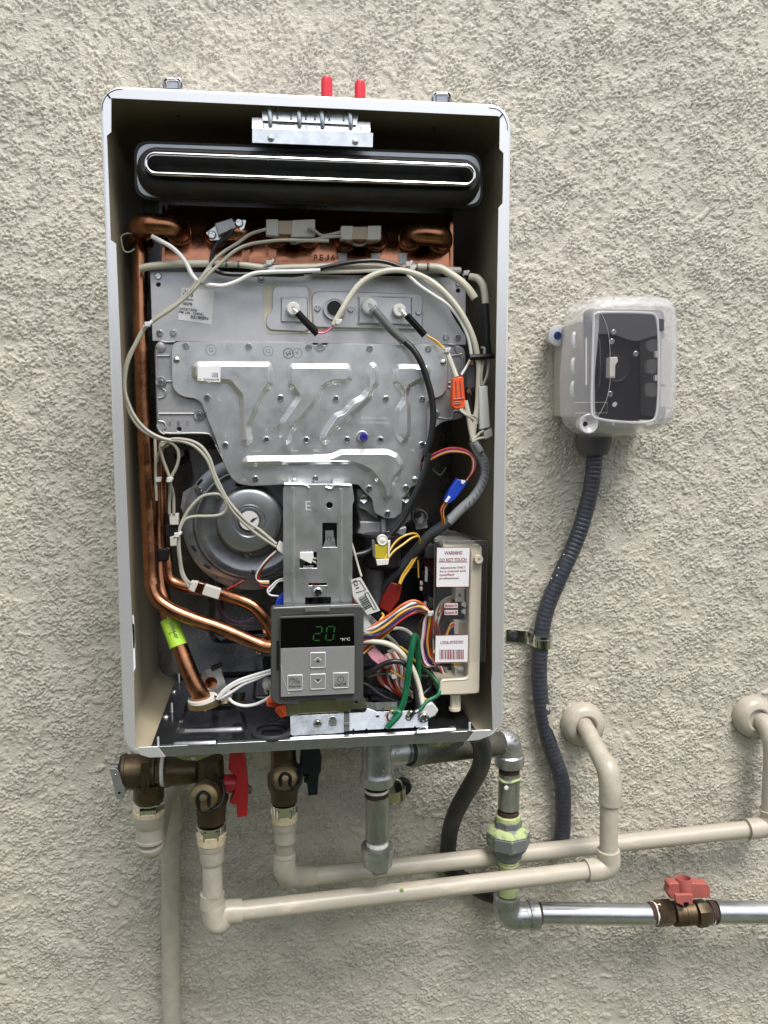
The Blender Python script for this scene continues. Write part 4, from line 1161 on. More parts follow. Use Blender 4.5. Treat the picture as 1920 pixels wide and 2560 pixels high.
barcode('O', 246, 1628, 548, 1750, 62, SHD - .7, INKM, pl)
# tag hanging on wires beside the bracket
tg = sheet('paper_tag', 'F', '312,1115 388,1092 545,1360 442,1395 330,1250', 12, .3, PAPERG, WH)
text('I2I', 'F', 352, 1152, 70, 30, 11.6, INK, tg, ang=72)
def bars(x, y, L, Wd, ang, par, n=14, d=11.6, reg='F', m_=INK):
    q = MB(); ca, sa = math.cos(math.radians(ang)), math.sin(math.radians(ang)); rg = random.Random(4)
    t = 0
    while t < 1:
        w_ = rg.choice([1, 2, 3]) / (n * 3.2)
        P4 = []
        for u, v in ((t, -.5), (t + w_, -.5), (t + w_, .5), (t, .5)):
            du, dv = (u - .5) * L, v * Wd
            P4.append(pts(reg, f'{x + du * ca - dv * sa},{y + du * sa + dv * ca}', d)[0])
        q.add(P4, [(0, 3, 2, 1)]); t += w_ + rg.choice([1, 2]) / (n * 3.2)
    q.build('barcode', m_, par)
bars(422, 1298, 115, 62, 62, tg)
q = MB()
for s_ in ('420,1222 445,1215 515,1345 492,1352 420,1222', '318,1140 380,1120 428,1195 350,1218'): q.tube(pts('F', s_, 11.7), .0003, n=4, smooth=False)
q.build('printed_box', INK, tg)
tg2 = sheet('paper_tag', 'F', '412,1345 460,1385 520,1450 560,1500 500,1580 412,1530', 16, .3, PAPERG, WH)
bars(480, 1440, 60, 50, 55, tg2, n=8, d=15.6)
# red relay / connectors / pink plug
block('red_connector', 'F', '632,1132 720,1165 700,1270 620,1388 535,1335 560,1250', 48, 14, REDD, WH, bev=1)
pk = block('pink_connector', 'R', '265,640 370,550 405,560 530,680 640,800 670,860 600,920 450,840 330,745', 22, 9, PINKC, WH, bev=.8)
q = MB()
for k in range(6): q.tube(pts('R', f'{470+k*22},{745-k*12} {600+k*14},{905-k*10}', 21.6), .0005, n=5)
q.build('connector_rib', MATS['pink_connector_plastic'], pk)
bc = block('blue_connector', 'F', '1105,390 1160,310 1235,330 1235,350 1145,470 1095,510 1055,490', 25, 9, BLUEC, WH, bev=.8)
block('white_lock', 'F', '1192,318 1228,325 1205,355 1190,345', 24, 4, WBR, bc, bev=.2); block('white_lock', 'F', '1058,492 1090,445 1108,455 1075,500', 24, 4, WBR, bc, bev=.2)
oc = block('orange_connector', 'D', '1170,1015 1245,998 1258,1010 1262,1100 1278,1240 1262,1265 1185,1270 1162,1240', 28, 11, ORANC, WH, bev=.8)
q = MB()
for s_ in ('1195,1040 1200,1180', '1230,1035 1240,1170', '1175,1190 1262,1180', '1180,1215 1225,1212 1228,1225 1180,1230'): q.tube(pts('D', s_, 27.6), .0007, n=6)
q.build('connector_rib', REDF, oc)
block('dark_connector', 'D', '1295,915 1350,870 1360,970 1375,1100 1350,1140 1290,1120 1278,1060', 34, 10, GREYP, WH, bev=.8)
block('dark_connector', 'D', '1282,1085 1372,1085 1370,1130 1280,1120', 32, 10, BLACKP, WH, bev=.5)
block('terminal', 'D', '1312,870 1345,865 1345,905 1312,905', 33, 3, COPPER, WH, bev=.3); block('terminal', 'D', '1282,1120 1310,1095 1330,1150 1300,1150', 31, 3, COPPER, WH, bev=.3)
block('white_connector', 'D', '1388,1082 1455,1075 1462,1180 1478,1420 1395,1440 1390,1200', 24, 9, WBR, WH, bev=.6)
block('white_connector', 'D', '1425,1460 1490,1425 1502,1490 1440,1522', 24, 10, WHITEP, WH, bev=.6)
pipe('grey_sleeve_end', 'D', '1350,1550 1400,1620', 3.4, WGL, WH, d=26)
pipe('black_tie', 'D', '1310,840 1510,830', 2.8, BLACKP, WH, d=26, n=8)
# ---- fittings bottom left
it = MB(); b_ = ptz(280 + 770 * .31344, 1560 + 690 * .31344, TZ)
for s_ in ('575,700 960,690 955,660 600,655',):
    P4 = tp('H', s_); it.add([*P4, *[p + Vector((0, 0, .006)) for p in P4]], [(0, 1, 5, 4), (1, 2, 6, 5), (2, 3, 7, 6), (3, 0, 4, 7), (4, 5, 6, 7)])
it.build('pipe_saddle', BLACKP, WH, bev=.0006)
D_ = (b_.y + WALLD) * 1000
pipe('brass_fitting', 'H', '735,650,45 730,610,45', 15.5, BRASSC, WH, n=24)
pipe('white_ring', 'H', '725,610,45 720,585,45', 14.2, WHITEP, WH, n=24)
block('flow_bracket', 'H', '715,380 790,360 860,335 922,520 905,560 840,585 720,560', 62, 1.2, ZINCB, WH, bev=.2)
disc('bracket_disc', 'H', 790, 470, 50, 61.4, 1, COPPERS, WH)
block('flow_bracket_top', 'H', '788,352 870,322 880,345 795,375', 60, 10, BLACKP, WH, bev=.4)
disc('drain_nozzle', 'H', 905, 585, 52, 40, 12, WHITEP, WH, prof=[(-.012, .8), (-.008, 1), (-.002, 1), (0, .8), (0, .2)])
pipe('drain_nozzle_base', 'H', '905,640,44 900,600,46', 6, BRASSC, WH, n=16)
pipe('black_nipple', 'H', '1010,545,60 1005,680,55', 6.5, BLACKP, WH, n=16); pipe('black_nipple', 'H', '1008,600,58 1006,620,58', 8, BRASSC, WH, n=16)
disc('nylon_nut', 'H', 1240, 490, 42, 55, 12, WHITEP, WH, prof=[(-.012, 1), (-.001, 1), (0, .85), (0, .3), (.003, .28)])
block('rear_bracket', 'H', '1128,190 1260,190 1265,235 1210,265 1140,262', 50, 1.2, BACKM, WH, bev=.2); screws('H', '1178,215', 50, WH, r=4)
pipe('copper_union', 'H', '1215,75,50 1262,60,50', 7, COPPER, WH, n=14)
block('rear_black_parts', 'H', '1200,300 1275,300 1275,400 1205,390', 60, 20, BLACKP, WH, bev=1)
# ---- copper pipes
CP = pipe('copper_pipe', 'px', '354,880,66 357,1000,66 362,1090,65 367,1200,64 372,1300,62 376,1400,58 378,1440,56 383,1478,53 402,1506,50 455,1536,46 560,1574,42 650,1612,38 674,1618,36 690,1619,36', 6.9, COPPER, WH, n=20, seg=8)
pipe('copper_pipe', 'px', '351,600,80 350,640,74 351,800,68 354,890,66', 6.9, COPPER, WH, n=20)
P2 = pipe('copper_pipe', 'px', '396,1080,88 397,1200,86 398,1350,80 401,1460,72 412,1510,66 430,1565,58 455,1630,50 478,1690,44 500,1735,42 512,1762,48', [5.8, 6.0, 6.4, 6.8, 7.2, 7.4, 7.6, 8.2, 8.6, 8.6], COPPER, WH, n=20, seg=8)
pipe('copper_pipe', 'px', '417,1370,74 420,1400,72 428,1450,70 470,1468,66 540,1482,60 600,1500,52 640,1520,48 672,1560,46 690,1600,46', [4.2, 4.4, 5.6, 6, 6.2, 6.4, 6.4, 6.4, 6.4], COPPER, WH, n=18, seg=8)
pipe('capillary_tube', 'X', '565,200 575,420 590,700 595,950 603,1080', 1.2, COPPER, WH, d=74)
q = MB(); q.tube(pts('px', '383,1462,55 379,1447,56'), .0074, n=20); q.build('swaged_joint', COPPER, CP)
# lime label wrapped on the slanting pipe
q = MB()
A1, A2 = pts('px', '422,1548,60 446,1616,51')
dirv = (A2 - A1).normalized(); vw = ((A1 + A2) / 2 - CAMP).normalized(); sd = dirv.cross(vw).normalized(); fr_ = sd.cross(dirv).normalized()
if fr_.dot(vw) > 0: fr_ = -fr_
NA = 12; rr = .0086
vs = []
for P_ in (A1, A2):
    for i in range(NA + 1):
        a = math.radians(-80 + 160 * i / NA); vs.append(P_ + (sd * math.sin(a) + fr_ * math.cos(a)) * rr)
q.add(vs, [(i, i + 1, NA + 2 + i, NA + 1 + i) for i in range(NA)])
ll = q.build('lime_label', LIME, P2)
text('U356-0330', 'E', 502, 1540, 180, 26, 45.5, INK, ll, ang=74, bold=.02); text('L', 'E', 468, 1545, 16, 24, 46.5, INK, ll, ang=74)
# pipe mounted sensors
block('pipe_sensor', 'X', '645,1080 770,1075 770,1225 655,1225', 58, 8, CLIPW, WH, bev=.6)
block('pipe_sensor', 'X', '655,1380 760,1380 755,1500 660,1505', 58, 8, CLIPW, WH, bev=.6)
block('sensor_clamp', 'X', '600,1225 765,1225 760,1380 600,1380', 60, 10, BLACKP, WH, bev=.6)
block('pipe_clamp', 'X', '490,1550 600,1530 650,1560 640,1690 500,1710', 66, 14, BLACKP, WH, bev=1)
block('pipe_sensor', 'E', '630,1128 690,1135 655,1218 605,1190', 38, 8, CLIPW, WH, bev=.5)
block('sensor_clamp', 'E', '690,1135 745,1150 712,1238 655,1218', 40, 8, COPPERS, WH, bev=.5)
block('pipe_sensor', 'E', '745,1155 870,1195 848,1275 715,1232', 38, 8, CLIPW, WH, bev=.6)
# ================================================================ WIRES inside the heater
JR = random.Random(21)
def wire(reg, s, r, m, d=30, n=8, name='wire', par=None):
    if not isinstance(r, list) and r < 1.3 and reg in 'IO':       # thin leads lie a little untidily
        tk = [t.split(',') for t in s.split()]
        for t in tk[1:-1]:
            t[0] = str(float(t[0]) + JR.uniform(-5, 5)); t[1] = str(float(t[1]) + JR.uniform(-5, 5))
            if len(t) > 2: t[2] = str(float(t[2]) + JR.uniform(-1.2, 1.2))
        s = ' '.join(','.join(t) for t in tk)
    return pipe(name, reg, s, r, m, par or WH, d=d, n=n)
# pale tube across the top of the burner plate
wire('C', '172,103,55 260,85,52 420,68,50 640,62,48 750,62,47', 3.4, WW, n=12, name='insulated_sleeve')
wire('C', '730,62,47 870,68,46 1000,72,46 1120,88,46 1240,100,46 1450,93,46 1659,90,46', 3.0, WW, n=12, name='insulated_sleeve')
wire('D', '50,85,46 330,78,46 500,85,46 740,100,46 860,88,44', 2.8, WW, n=12, name='insulated_sleeve')
wire('D', '0,92,49 400,100,49 900,112,50 1230,122,54', 3.4, CLIPW, n=10, name='insulated_sleeve')
wire('D', '975,90,42 1060,100,40 1150,150,38 1250,225,36 1310,290,35 1352,352,34', 3.7, WW, n=12, name='insulated_sleeve')
wire('D', '870,88,43 950,90,42', 3.3, WW, n=12, name='insulated_sleeve')
for rg, x, y, d in (('C', 884, 68, 46), ('C', 983, 72, 46), ('D', 866, 90, 43), ('D', 960, 93, 42)):
    wire(rg, f'{x-8},{y},{d} {x+8},{y+1},{d}', 3.7, CASTD, n=12, name='crimp_band')
wire('D', '1310,172,50 1370,185,46 1415,240,42 1432,320,40 1440,400,38', 3.6, WW, n=12, name='insulated_sleeve')
wire('D', '1438,395,38 1442,480,38 1450,600,38 1452,700,38 1468,820,38', 3.4, WB, n=12, name='heat_shrink_sleeve')
wire('D', '0,133,44 300,128,43 560,118,42 720,112,41', 1.8, WW)
wire('A', '490,1292,40 560,1330,38 640,1375,38 710,1440,38 760,1510,38 800,1590,38 860,1650,38 930,1672,38', 2.1, WBR)
wire('C', '730,238,38 850,247,38 960,215,38 1100,148,38 1250,132,38 1450,128,38 1659,118,40', 2.0, WBR)
wire('A', '1368,1238,38 1250,1275,38 1150,1345,38 1060,1400,38 980,1465,36 900,1570,34 820,1680,32', 1.6, WG)
wire('C', '600,270,31 480,385,31 380,455,31 260,545,31 190,610,31 130,720,31 65,850,31 38,980,31 35,1110,31 55,1220,31 100,1340,31 170,1430,31 260,1490,31 350,1520,31 420,1525,31', 1.6, WG)
wire('C', '640,200,31 600,270,31', 1.6, WG)
wire('A', '1659,1325,40 1500,1322,38 1350,1335,38 1220,1360,38 1120,1410,36 1030,1490,35 930,1580,33 870,1650,32', 1.6, WG)
wire('C', '760,95,34 690,165,32 640,245,31 560,330,31 440,430,30 290,530,30 215,590,30 160,680,30 90,820,30 48,960,30 42,1120,30 90,1270,30 150,1370,30 230,1450,30 330,1505,30 420,1530,30', 1.6, WG)
wire('A', '1659,1325,40 1850,1328,40', 1.6, WG)
wire('B', '0,1285,40 120,1275,40 220,1255,40 330,1245,42', 1.5, WG); wire('B', '85,1185,42 130,1200,42 190,1240,42 250,1235,42 330,1215,42', 1.5, WG)
# black wire
wire('A', '1110,1240,46 1060,1300,44 1000,1350,42 960,1420,42 950,1500,42 985,1555,42 1060,1580,42 1200,1585,42 1400,1585,42 1560,1590,42 1659,1580,42', 2.2, WB)
wire('D', '-30,130,41 0,120,41 150,85,40 300,55,39 420,42,38 540,38,38 660,62,38 800,120,38 900,160,38 1010,208,37 1090,275,36 1150,350,36 1168,400,37', 2.1, WB)
wire('D', '1155,440,38 1190,510,38 1260,620,38 1300,690,38', 1.6, WB)
# white leads
wire('D', '180,572,38 210,515,37 250,445,36 310,345,36 380,250,36 460,185,36 560,138,36 660,118,36 760,122,36 860,148,36 970,200,36 1070,275,34 1160,370,33 1240,480,32 1310,610,31 1350,720,30 1372,830,30 1385,920,30 1380,1100,30 1372,1250,30 1345,1400,30 1332,1530,30', 2.8, WW, n=10)
wire('D', '790,150,37 830,190,36 890,245,35 1000,320,35 1120,400,34 1200,490,34 1260,590,33 1300,690,32 1322,820,32 1318,850,32', 1.7, WBR)
wire('D', '840,150,37 900,180,36 1000,250,35 1100,340,34 1190,450,34', 1.6, WG)
wire('D', '1318,850,32 1280,920,31 1240,985,30', 1.2, WBR)
wire('D', '1405,760,34 1430,770,32 1420,880,30 1405,980,28 1405,1075,27', 1.4, WG); wire('D', '1465,850,32 1462,920,30 1448,1000,28 1415,1075,27', 1.4, WG)
wire('D', '1270,1200,30 1300,1330,30 1320,1450,30 1345,1545,28', 2.6, WW)
wire('D', '1225,1272,29 1270,1310,28 1330,1345,28 1370,1390,29', 1.3, WW); wire('D', '1240,1265,29 1290,1315,28 1350,1335,28 1375,1385,29', 1.3, WG)
wire('D', '1335,1535,27 1390,1470,26 1425,1445,26', 1.3, WW); wire('D', '1335,1535,27 1400,1510,26 1440,1508,26', 1.3, WW)
wire('D', '1300,1130,33 1300,1200,34 1330,1330,34 1360,1420,34', 2.4, WB)
wire('D', '1115,790,36 1140,850,34 1175,940,32 1200,1005,30', 2.4, WW)
wire('D', '948,655,40 1000,685,39 1040,712,38 1075,745,37 1108,778,36', .9, WY); wire('D', '950,662,40 1010,700,39 1050,735,38 1100,780,36', .9, WY)
wire('D', '40,635,39 90,640,39 140,615,39 178,575,38', 1.1, WP); wire('D', '50,625,39 100,628,39 150,600,39', .9, WR)
# sleeved ignition lead
wire('D', '500,432,44 560,500,42 650,600,40 765,712,38', 4.3, CLEARG, n=14, name='clear_sleeve')
wire('D', '520,450,43 590,530,41 680,640,39 770,710,38 830,765,36 885,845,34 930,950,34 965,1060,34 992,1170,34 1005,1300,34 998,1420,34 975,1540,34 930,1659,34', 3.1, WB, n=12)
wire('F', '930,100,34 908,210,34 870,330,34 800,480,34 720,640,34 620,760,33 540,825,32 440,895,30 320,925,28', 3.1, WB, n=12)
# cable ties
def tie(reg, x, y, r, d, m=None):
    x0, y0, k = REG[reg]; c_ = pt(x0 + x * k, y0 + y * k, d); q = MB()
    R_ = rk(reg, r, d)
    q.tube([c_ + Vector((-R_, 0, -R_ * .6)), c_ + Vector((R_ * .3, -.001, 0)), c_ + Vector((R_, 0, R_ * .8))], .0016, n=8)
    q.box(c_ + Vector((-.0025, -.003, -.002)), c_ + Vector((.0022, .0015, .0024)))
    return q.build('cable_tie', m or NYLON, WH, bev=.0005)
for a in (('C', 1235, 60, 38, 42), ('C', 1255, 120, 25, 40), ('D', 795, 72, 36, 38), ('D', 830, 105, 30, 37), ('C', 230, 570, 34, 28), ('D', 215, 552, 30, 36),
          ('D', 1118, 785, 28, 34), ('E', 520, 758, 34, 36), ('E', 460, 318, 22, 44), ('E', 372, 315, 18, 54), ('I', 940, 172, 26, 22), ('I', 655, 670, 20, 24), ('D', 1275, 145, 26, 50)): tie(*a)
# loops at the left, over the fan
wire('E', '395,50,40 430,15,40 500,5,40 570,15,39 640,40,38 700,85,37 760,160,36 800,260,36 840,360,36 900,460,36 960,560,36 1040,650,35 1120,720,34 1200,780,32 1310,850,28', 1.6, WG)
wire('E', '400,20,40 480,-5,40 560,-5,39 650,15,38 720,60,37 780,150,36 815,260,36 865,370,36 915,465,36 990,560,35 1080,650,34 1180,720,32 1310,830,28', 1.6, WG)
wire('E', '900,470,36 860,435,37 790,432,38 720,450,39 660,500,39 610,560,39 575,620,39 545,690,38 535,760,37 535,850,37 545,950,37 560,1040,38 590,1110,38 625,1145,38', 1.5, WG)
wire('E', '900,480,36 912,530,37 895,575,38 850,600,38 760,608,38 680,608,39 610,620,39 570,650,39 545,700,38 530,780,38 530,880,38 545,1000,38 560,1080,38 600,1150,38 612,1170,38', 1.5, WG)
wire('X', '600,85,40 550,140,41 530,210,42 545,290,43 575,390,44 620,510,45 650,600,46 660,680,48 690,760,52 705,860,56 710,1075,58', 1.5, WG)
wire('X', '640,130,40 720,180,42 765,260,43 770,360,44 740,470,45 680,590,46 662,680,48 660,780,52 650,920,56 650,1080,58', 1.5, WG)
wire('X', '630,170,42 560,220,46 505,300,50 485,400,54', 1.4, WG)
wire('X', '460,90,52 468,300,52 470,600,54 475,760,54 480,900,56', 1.4, WG)
# four-colour fan lead
for i, (m_, o) in enumerate(((WBR, 0), (WY, 10), (WB, 20), (WR, 30), (WBN, 14))):
    wire('E', f'{1310+o*.3},{885-o*.2},30 {1230+o*.6},{960},34 {1170+o*.5},{1040},38 {1150+o*.6},{1095},40 {1175+o*.3},{1125+o},40 {1255},{1128+o*1.4},40', 1.0, m_)
block('dark_plug', 'E', '1252,1100 1365,1075 1372,1150 1262,1165', 38, 10, BLACKP, WH)
wire('E', '1370,1105,36 1320,1120,36 1270,1165,36 1240,1200,36 1260,1235,36 1330,1245,36', .9, WBR); wire('E', '1370,1120,36 1325,1130,36 1285,1175,36 1255,1210,36', .9, WBR)
wire('E', '850,1300,70 880,1380,70 940,1430,70 1030,1450,70 1130,1420,70', 1.4, WV); wire('E', '862,1310,70 900,1400,70 980,1450,70 1130,1440,70', 1.2, WBN); wire('E', '845,1320,72 880,1410,72 960,1470,72 1100,1480,72', 1.2, WBN)
wire('E', '900,1200,74 1000,1150,74 1050,1120,76', 1.2, WR)
for o, m_ in ((0, WR), (8, WBL), (16, WBN), (24, WR)): wire('E', f'{1570+o},1165,28 {1620+o},1140,27 {1700+o},1125,28', 1.0, m_)
# grey braided cable on the right
wire('F', '1290,10,32 1330,100,32 1375,180,32 1385,270,32 1350,370,32 1280,470,32 1180,560,34 1090,650,36', 5.0, WGL, n=14, name='wire_loom')
wire('F', '1100,640,36 1020,700,38 930,770,42 850,860,46 780,940,50 700,1030,52 620,1120,54 560,1200,56 500,1290,58', [5.2] * 5 + [4.8] * 4, WD, n=14, name='wire_loom')
q = MB()
P_ = [Vector(p) for p in pts('F', '1330,100,32 1375,180,32 1385,270,32 1350,370,32 1280,470,32 1180,560,34')]
for i in range(15):
    t = i / 15 * 4.99; j = int(t); c_ = P_[j].lerp(P_[j + 1], t - j); dd = (P_[j + 1] - P_[j]).normalized(); nn = dd.cross(Vector((0, 1, 0))).normalized()
    q.tube([c_ + nn * .0048 + Vector((0, -.001, 0)) + dd * .003, c_ + Vector((0, -.0052, 0)), c_ - nn * .0048 + Vector((0, -.001, 0)) - dd * .003], .0005, n=5)
q.build('loom_wrap_edge', WGY, WH)
for i, m_ in enumerate((WR, WV, WBL, WO, WY, WBN)):
    o = i * 7
    wire('F', f'{870+o*.3},{200+o*.2},44 {960},{120+o},40 {1080},{68+o},36 {1190},{70+o*.9},34 {1270-o*.3},{110+o*.5},32 {1300-o*.6},{170},30 {1290-o*.4},{240},28 {1230+o*.3},{325-o*.2},26', .95, m_)
for i, m_ in enumerate((WO, WR, WBL, WB, WY)):
    o = i * 8
    wire('F', f'{1060+o*.6},{500},27 {1030+o*.5},{560},28 {1040+o*.3},{620},30 {1045+o*.6},{690},34', .95, m_)
# yellow coil leads
wire('F', '575,965,18 620,880,22 680,800,26 760,755,28 830,748,32 862,800,40', 1.0, WY); wire('F', '590,970,18 650,890,22 730,830,26 800,780,30 850,770,34 858,830,42', 1.0, WY)
wire('F', '820,930,46 760,1020,44 715,1090,42 695,1145,40', 1.0, WY); wire('F', '835,930,46 775,1030,44 730,1095,42 705,1150,40', 1.0, WY)
wire('F', '835,870,50 840,980,52 850,1060,54', .8, WBN); wire('F', '845,960,50 850,1100,52', .8, WY)
wire('F', '312,810,26 340,900,22 370,1010,18 395,1090,12', 1.1, WG); wire('F', '315,1180,24 350,1280,18 430,1400,18 510,1500,20', 1.2, WW); wire('F', '315,1250,24 350,1320,20 420,1420,20', 1.1, WR)
wire('F', '540,1440,40 570,1400,44 555,1380,46', 1.2, WY)
# main colour harness from the controller to the circuit board (enlargement I)
hc = [(WO, 0), (WBR, 22), (WV, 44), (WY, 60), (WV, 82), (WBL, 96), (WBN, 108), (WR, 120)]
for i, (m_, o) in enumerate(hc):
    y0_ = 295 + i * 13; r_ = 1.25 if m_ in (WBR, WO, WY) else 1.1
    wire('I', f'410,{y0_},18 480,{275+o*.8:.0f},16 560,{225+o:.0f},15 640,{165+o:.0f},15 720,{110+o*.95:.0f},15 800,{74+o*.8:.0f},16 860,{85+o*.6:.0f},18 905,{120+o*.4:.0f},20 940,{165+o*.1:.0f},22', r_, m_)
for i, (m_, o) in enumerate(((WY, 0), (WP, 12), (WV, 24), (WBL, 30), (WP, 36), (WR, 48), (WBN, 60), (WY, 72))):
    wire('I', f'410,{365+i*18},22 470,{345+o*1.3:.0f},22 540,{300+o*1.2:.0f},22 610,{240+o*1.1:.0f},22 690,{190+o*.8:.0f},20 780,{140+o*.5:.0f},20 860,{125+o*.45:.0f},20 915,{160+o*.2:.0f},21', 1.05, m_)
dn = [(WBN, 880, 60), (WBR, 905, 40), (WP, 915, 30), (WV, 925, 20), (WBL, 930, 10), (WY, 945, 0), (WR, 960, 10), (WBN, 972, 30)]
for i, (m_, x, o) in enumerate(dn):
    xe = 1010 + i * 4
    wire('I', f'{905+i*7},{180-i*3},23 {x-6-12*(5-i)*.2:.0f},250,26 {x-22},340,28 {x-30},430,30 {x-22+i*3},510,30 {x+6+i*5},{560+o*.5:.0f},28 {955+i*6},{590-i*3+o*.2:.0f},26 {xe},{572-i*6},24', 1.25 if m_ in (WY, WBR) else 1.05, m_)
wire('I', '950,180,24 960,280,30 968,380,34 970,500,36', 1.1, WG); wire('I', '935,200,24 955,300,30 985,400,36', 1.0, WB)
wire('I', '955,500,34 990,460,36 1010,430,40', 1.2, WY)
# harness inside the electronics box
for i, (m_, o) in enumerate(((WG, 0), (WBN, 8), (WR, 16), (WG, 24), (WBN, 32), (WY, 42), (WBN, 52), (WG, 62), (WR, 70))):
    wire('O', f'{400-o*.2},{960+o*.9},44 {330},{985+o},40 {265+o*.4},{1040+o},34 {215+o*.6},{1130+o*.8},30 {190+o*.7},{1230+o*.4},28 {185+o*.6},{1340},30 {215+o*.5},{1450},34', 1.0, m_)
for i, (m_, o) in enumerate(((WY, 0), (WR, 12), (WP, 24), (WR, 34), (WV, 44), (WBL, 54))):
    wire('O', f'{435},{1290+o*1.8},42 {395-o*.3},{1300+o*1.5},40 {360-o*.6},{1370+o},38 {335-o*.5},{1450+o*.6},36', 1.0, m_)
for i in range(6): wire('O', f'{380-i*8},{1330+i*16},60 {310},{1290+i*16},58 {255+i*4},{1320+i*14},56 {250},{1420},56', .9, WD)
for i, m_ in enumerate((WG, WR, WBR, WBN, WG, WR, WG)):
    wire('O', f'{230+i*16},{1830+i*4},56 {260+i*14},{1900},54 {300+i*12},{1990},52', .9, m_)
# lower tangle
wire('I', '410,395,20 470,392,18 560,402,17 640,430,17 710,485,17 770,560,17 810,630,17 840,710,17 862,790,16 885,900,12', 2.7, WW, n=12)
wire('I', '640,295,34 700,290,34 760,310,34 810,360,34 840,430,34 850,470,34', 1.7, WW)
wire('I', '800,640,20 815,720,20 835,810,18 855,930,14', 3.6, WB, n=12)
wire('I', '410,665,24 480,625,20 560,580,18 640,555,16 710,560,16 770,600,16 810,650,18', 2.6, WB, n=12)
wire('I', '410,685,26 450,670,24 520,655,24 600,650,26', 1.5, WB)
wire('I', '410,725,22 460,750,22 520,800,22 600,845,22 700,880,24 800,870,26', 1.5, WB)
wire('I', '960,690,30 940,760,30 890,810,28', 1.6, WB); wire('I', '905,670,30 935,665,30 942,700,30 920,740,30', 1.5, WB)
wire('I', '820,345,14 800,430,12 785,530,11 770,640,10 758,740,10 742,830,9 722,900,8 690,950,8 655,965,7', 3.0, WGR, n=14)
wire('I', '640,950,8 700,960,6 690,985,5 650,1030,4 600,1080,4', 2.8, WGR, n=14)
wire('I', '820,345,14 838,380,18 845,450,22 848,560,26 850,700,28', 2.7, WGR, n=12)
wire('I', '850,580,30 910,620,30 960,670,28 1000,720,24 1018,775,22 1008,815,18 970,845,14 920,870,12 890,905,10 858,945,8', 2.0, WGR, n=10)
wire('I', '700,435,36 760,480,34 850,585,32 920,640,30 1000,730,27', 1.3, WY)
wire('I', '625,620,22 690,665,22 760,710,22 830,800,20 880,835,18 945,885,14', 1.2, WY)
wire('I', '575,330,38 630,390,36 700,470,36 760,540,36', 1.0, WG); wire('I', '590,330,38 650,390,36 720,470,36', 1.0, WG)
bundle = [(WO, 0), (WR, 1), (WG, 2), (WBR, 3), (WG, 4), (WR, 5), (WG, 6), (WBR, 7), (WR, 8), (WG, 9), (WBN, 10), (WG, 11)]
for m_, i in bundle:
    wire('I', f'{560+i*14},{500-i*3},32 {600+i*16},{560+i*4},30 {640+i*11},{640+i*6},28 {655+i*9},{720+i*4},28 {700+i*8},{790},30 {760+i*5},{830-i*2},32', 1.05, m_)
for i, m_ in enumerate((WO, WBR, WG, WR, WR, WBN, WBR, WO)):
    wire('I', f'{520+i*14},{600+i*3},36 {515+i*14},{660},36 {545+i*12},{720},36 {600+i*10},{765+i*4},36 {660+i*12},{795+i*8},36', 1.1, m_)
for i in range(9):
    wire('I', f'{660+i*9},{560+i*3},34 {690+i*8},{640},33 {700+i*8},{740},33 {740+i*6},{790+i*3},34 {800},{800+i*6},36', .95, (WG, WBR, WG)[i % 3])
for i in range(5): wire('I', f'{600+i*12},{470-i*4},34 {660+i*14},{500},34 {720+i*10},{560},34 {745+i*6},{640},34', 1.0, WG)
block('crimp_cap', 'I', '600,645 640,625 680,665 670,690 640,690', 24, 6, NYLON, WH, bev=.8)
block('crimp_cap', 'I', '728,715 765,700 770,760 725,770', 24, 6, NYLON, WH, bev=.8)
block('dark_splice', 'R', '600,910 650,880 690,950 640,990', 21, 6, WBN, WH)
# printed marks on the green and white leads
text('E WIRE & CABLE', 'I', 772, 700, 150, 9, 6.0, INK, WH, ang=-81, name='cable_print'); text('TYPE TFFN', 'I', 735, 880, 100, 9, 4.6, INK, WH, ang=-72, name='cable_print')
text('AWM TFFN MTW GASOLINE', 'I', 838, 745, 240, 9, 13.5, INK, WH, ang=72, name='cable_print')
# film and inspection wires top right
wire('F', '960,230,60 1020,280,60 1070,220,60', .8, WD)

# white leads at the fittings, lower left
wire('H', '835,598,38 900,520,36 1000,455,34 1120,412,32 1270,368,28', 1.5, WBR)
wire('H', '845,600,38 910,530,36 1010,470,34 1130,430,32 1270,392,28', 1.5, WBR)
wire('H', '862,595,38 950,545,36 1050,480,34 1150,440,32 1270,385,28', 1.4, WBR)
wire('H', '930,590,38 970,628,37 1050,652,36 1140,642,34 1210,612,31 1270,578,28', 1.5, WBR)
wire('H', '1235,560,50 1225,530,50 1245,510,50 1265,540,50 1260,600,48', 1.4, WG)
block('sensor_plug', 'H', '800,600 845,585 850,620 812,632', 40, 6, BLACKP, WH)
disc('union_screw', 'H', 828, 578, 14, 37, 2, STEEL, WH, n=12)
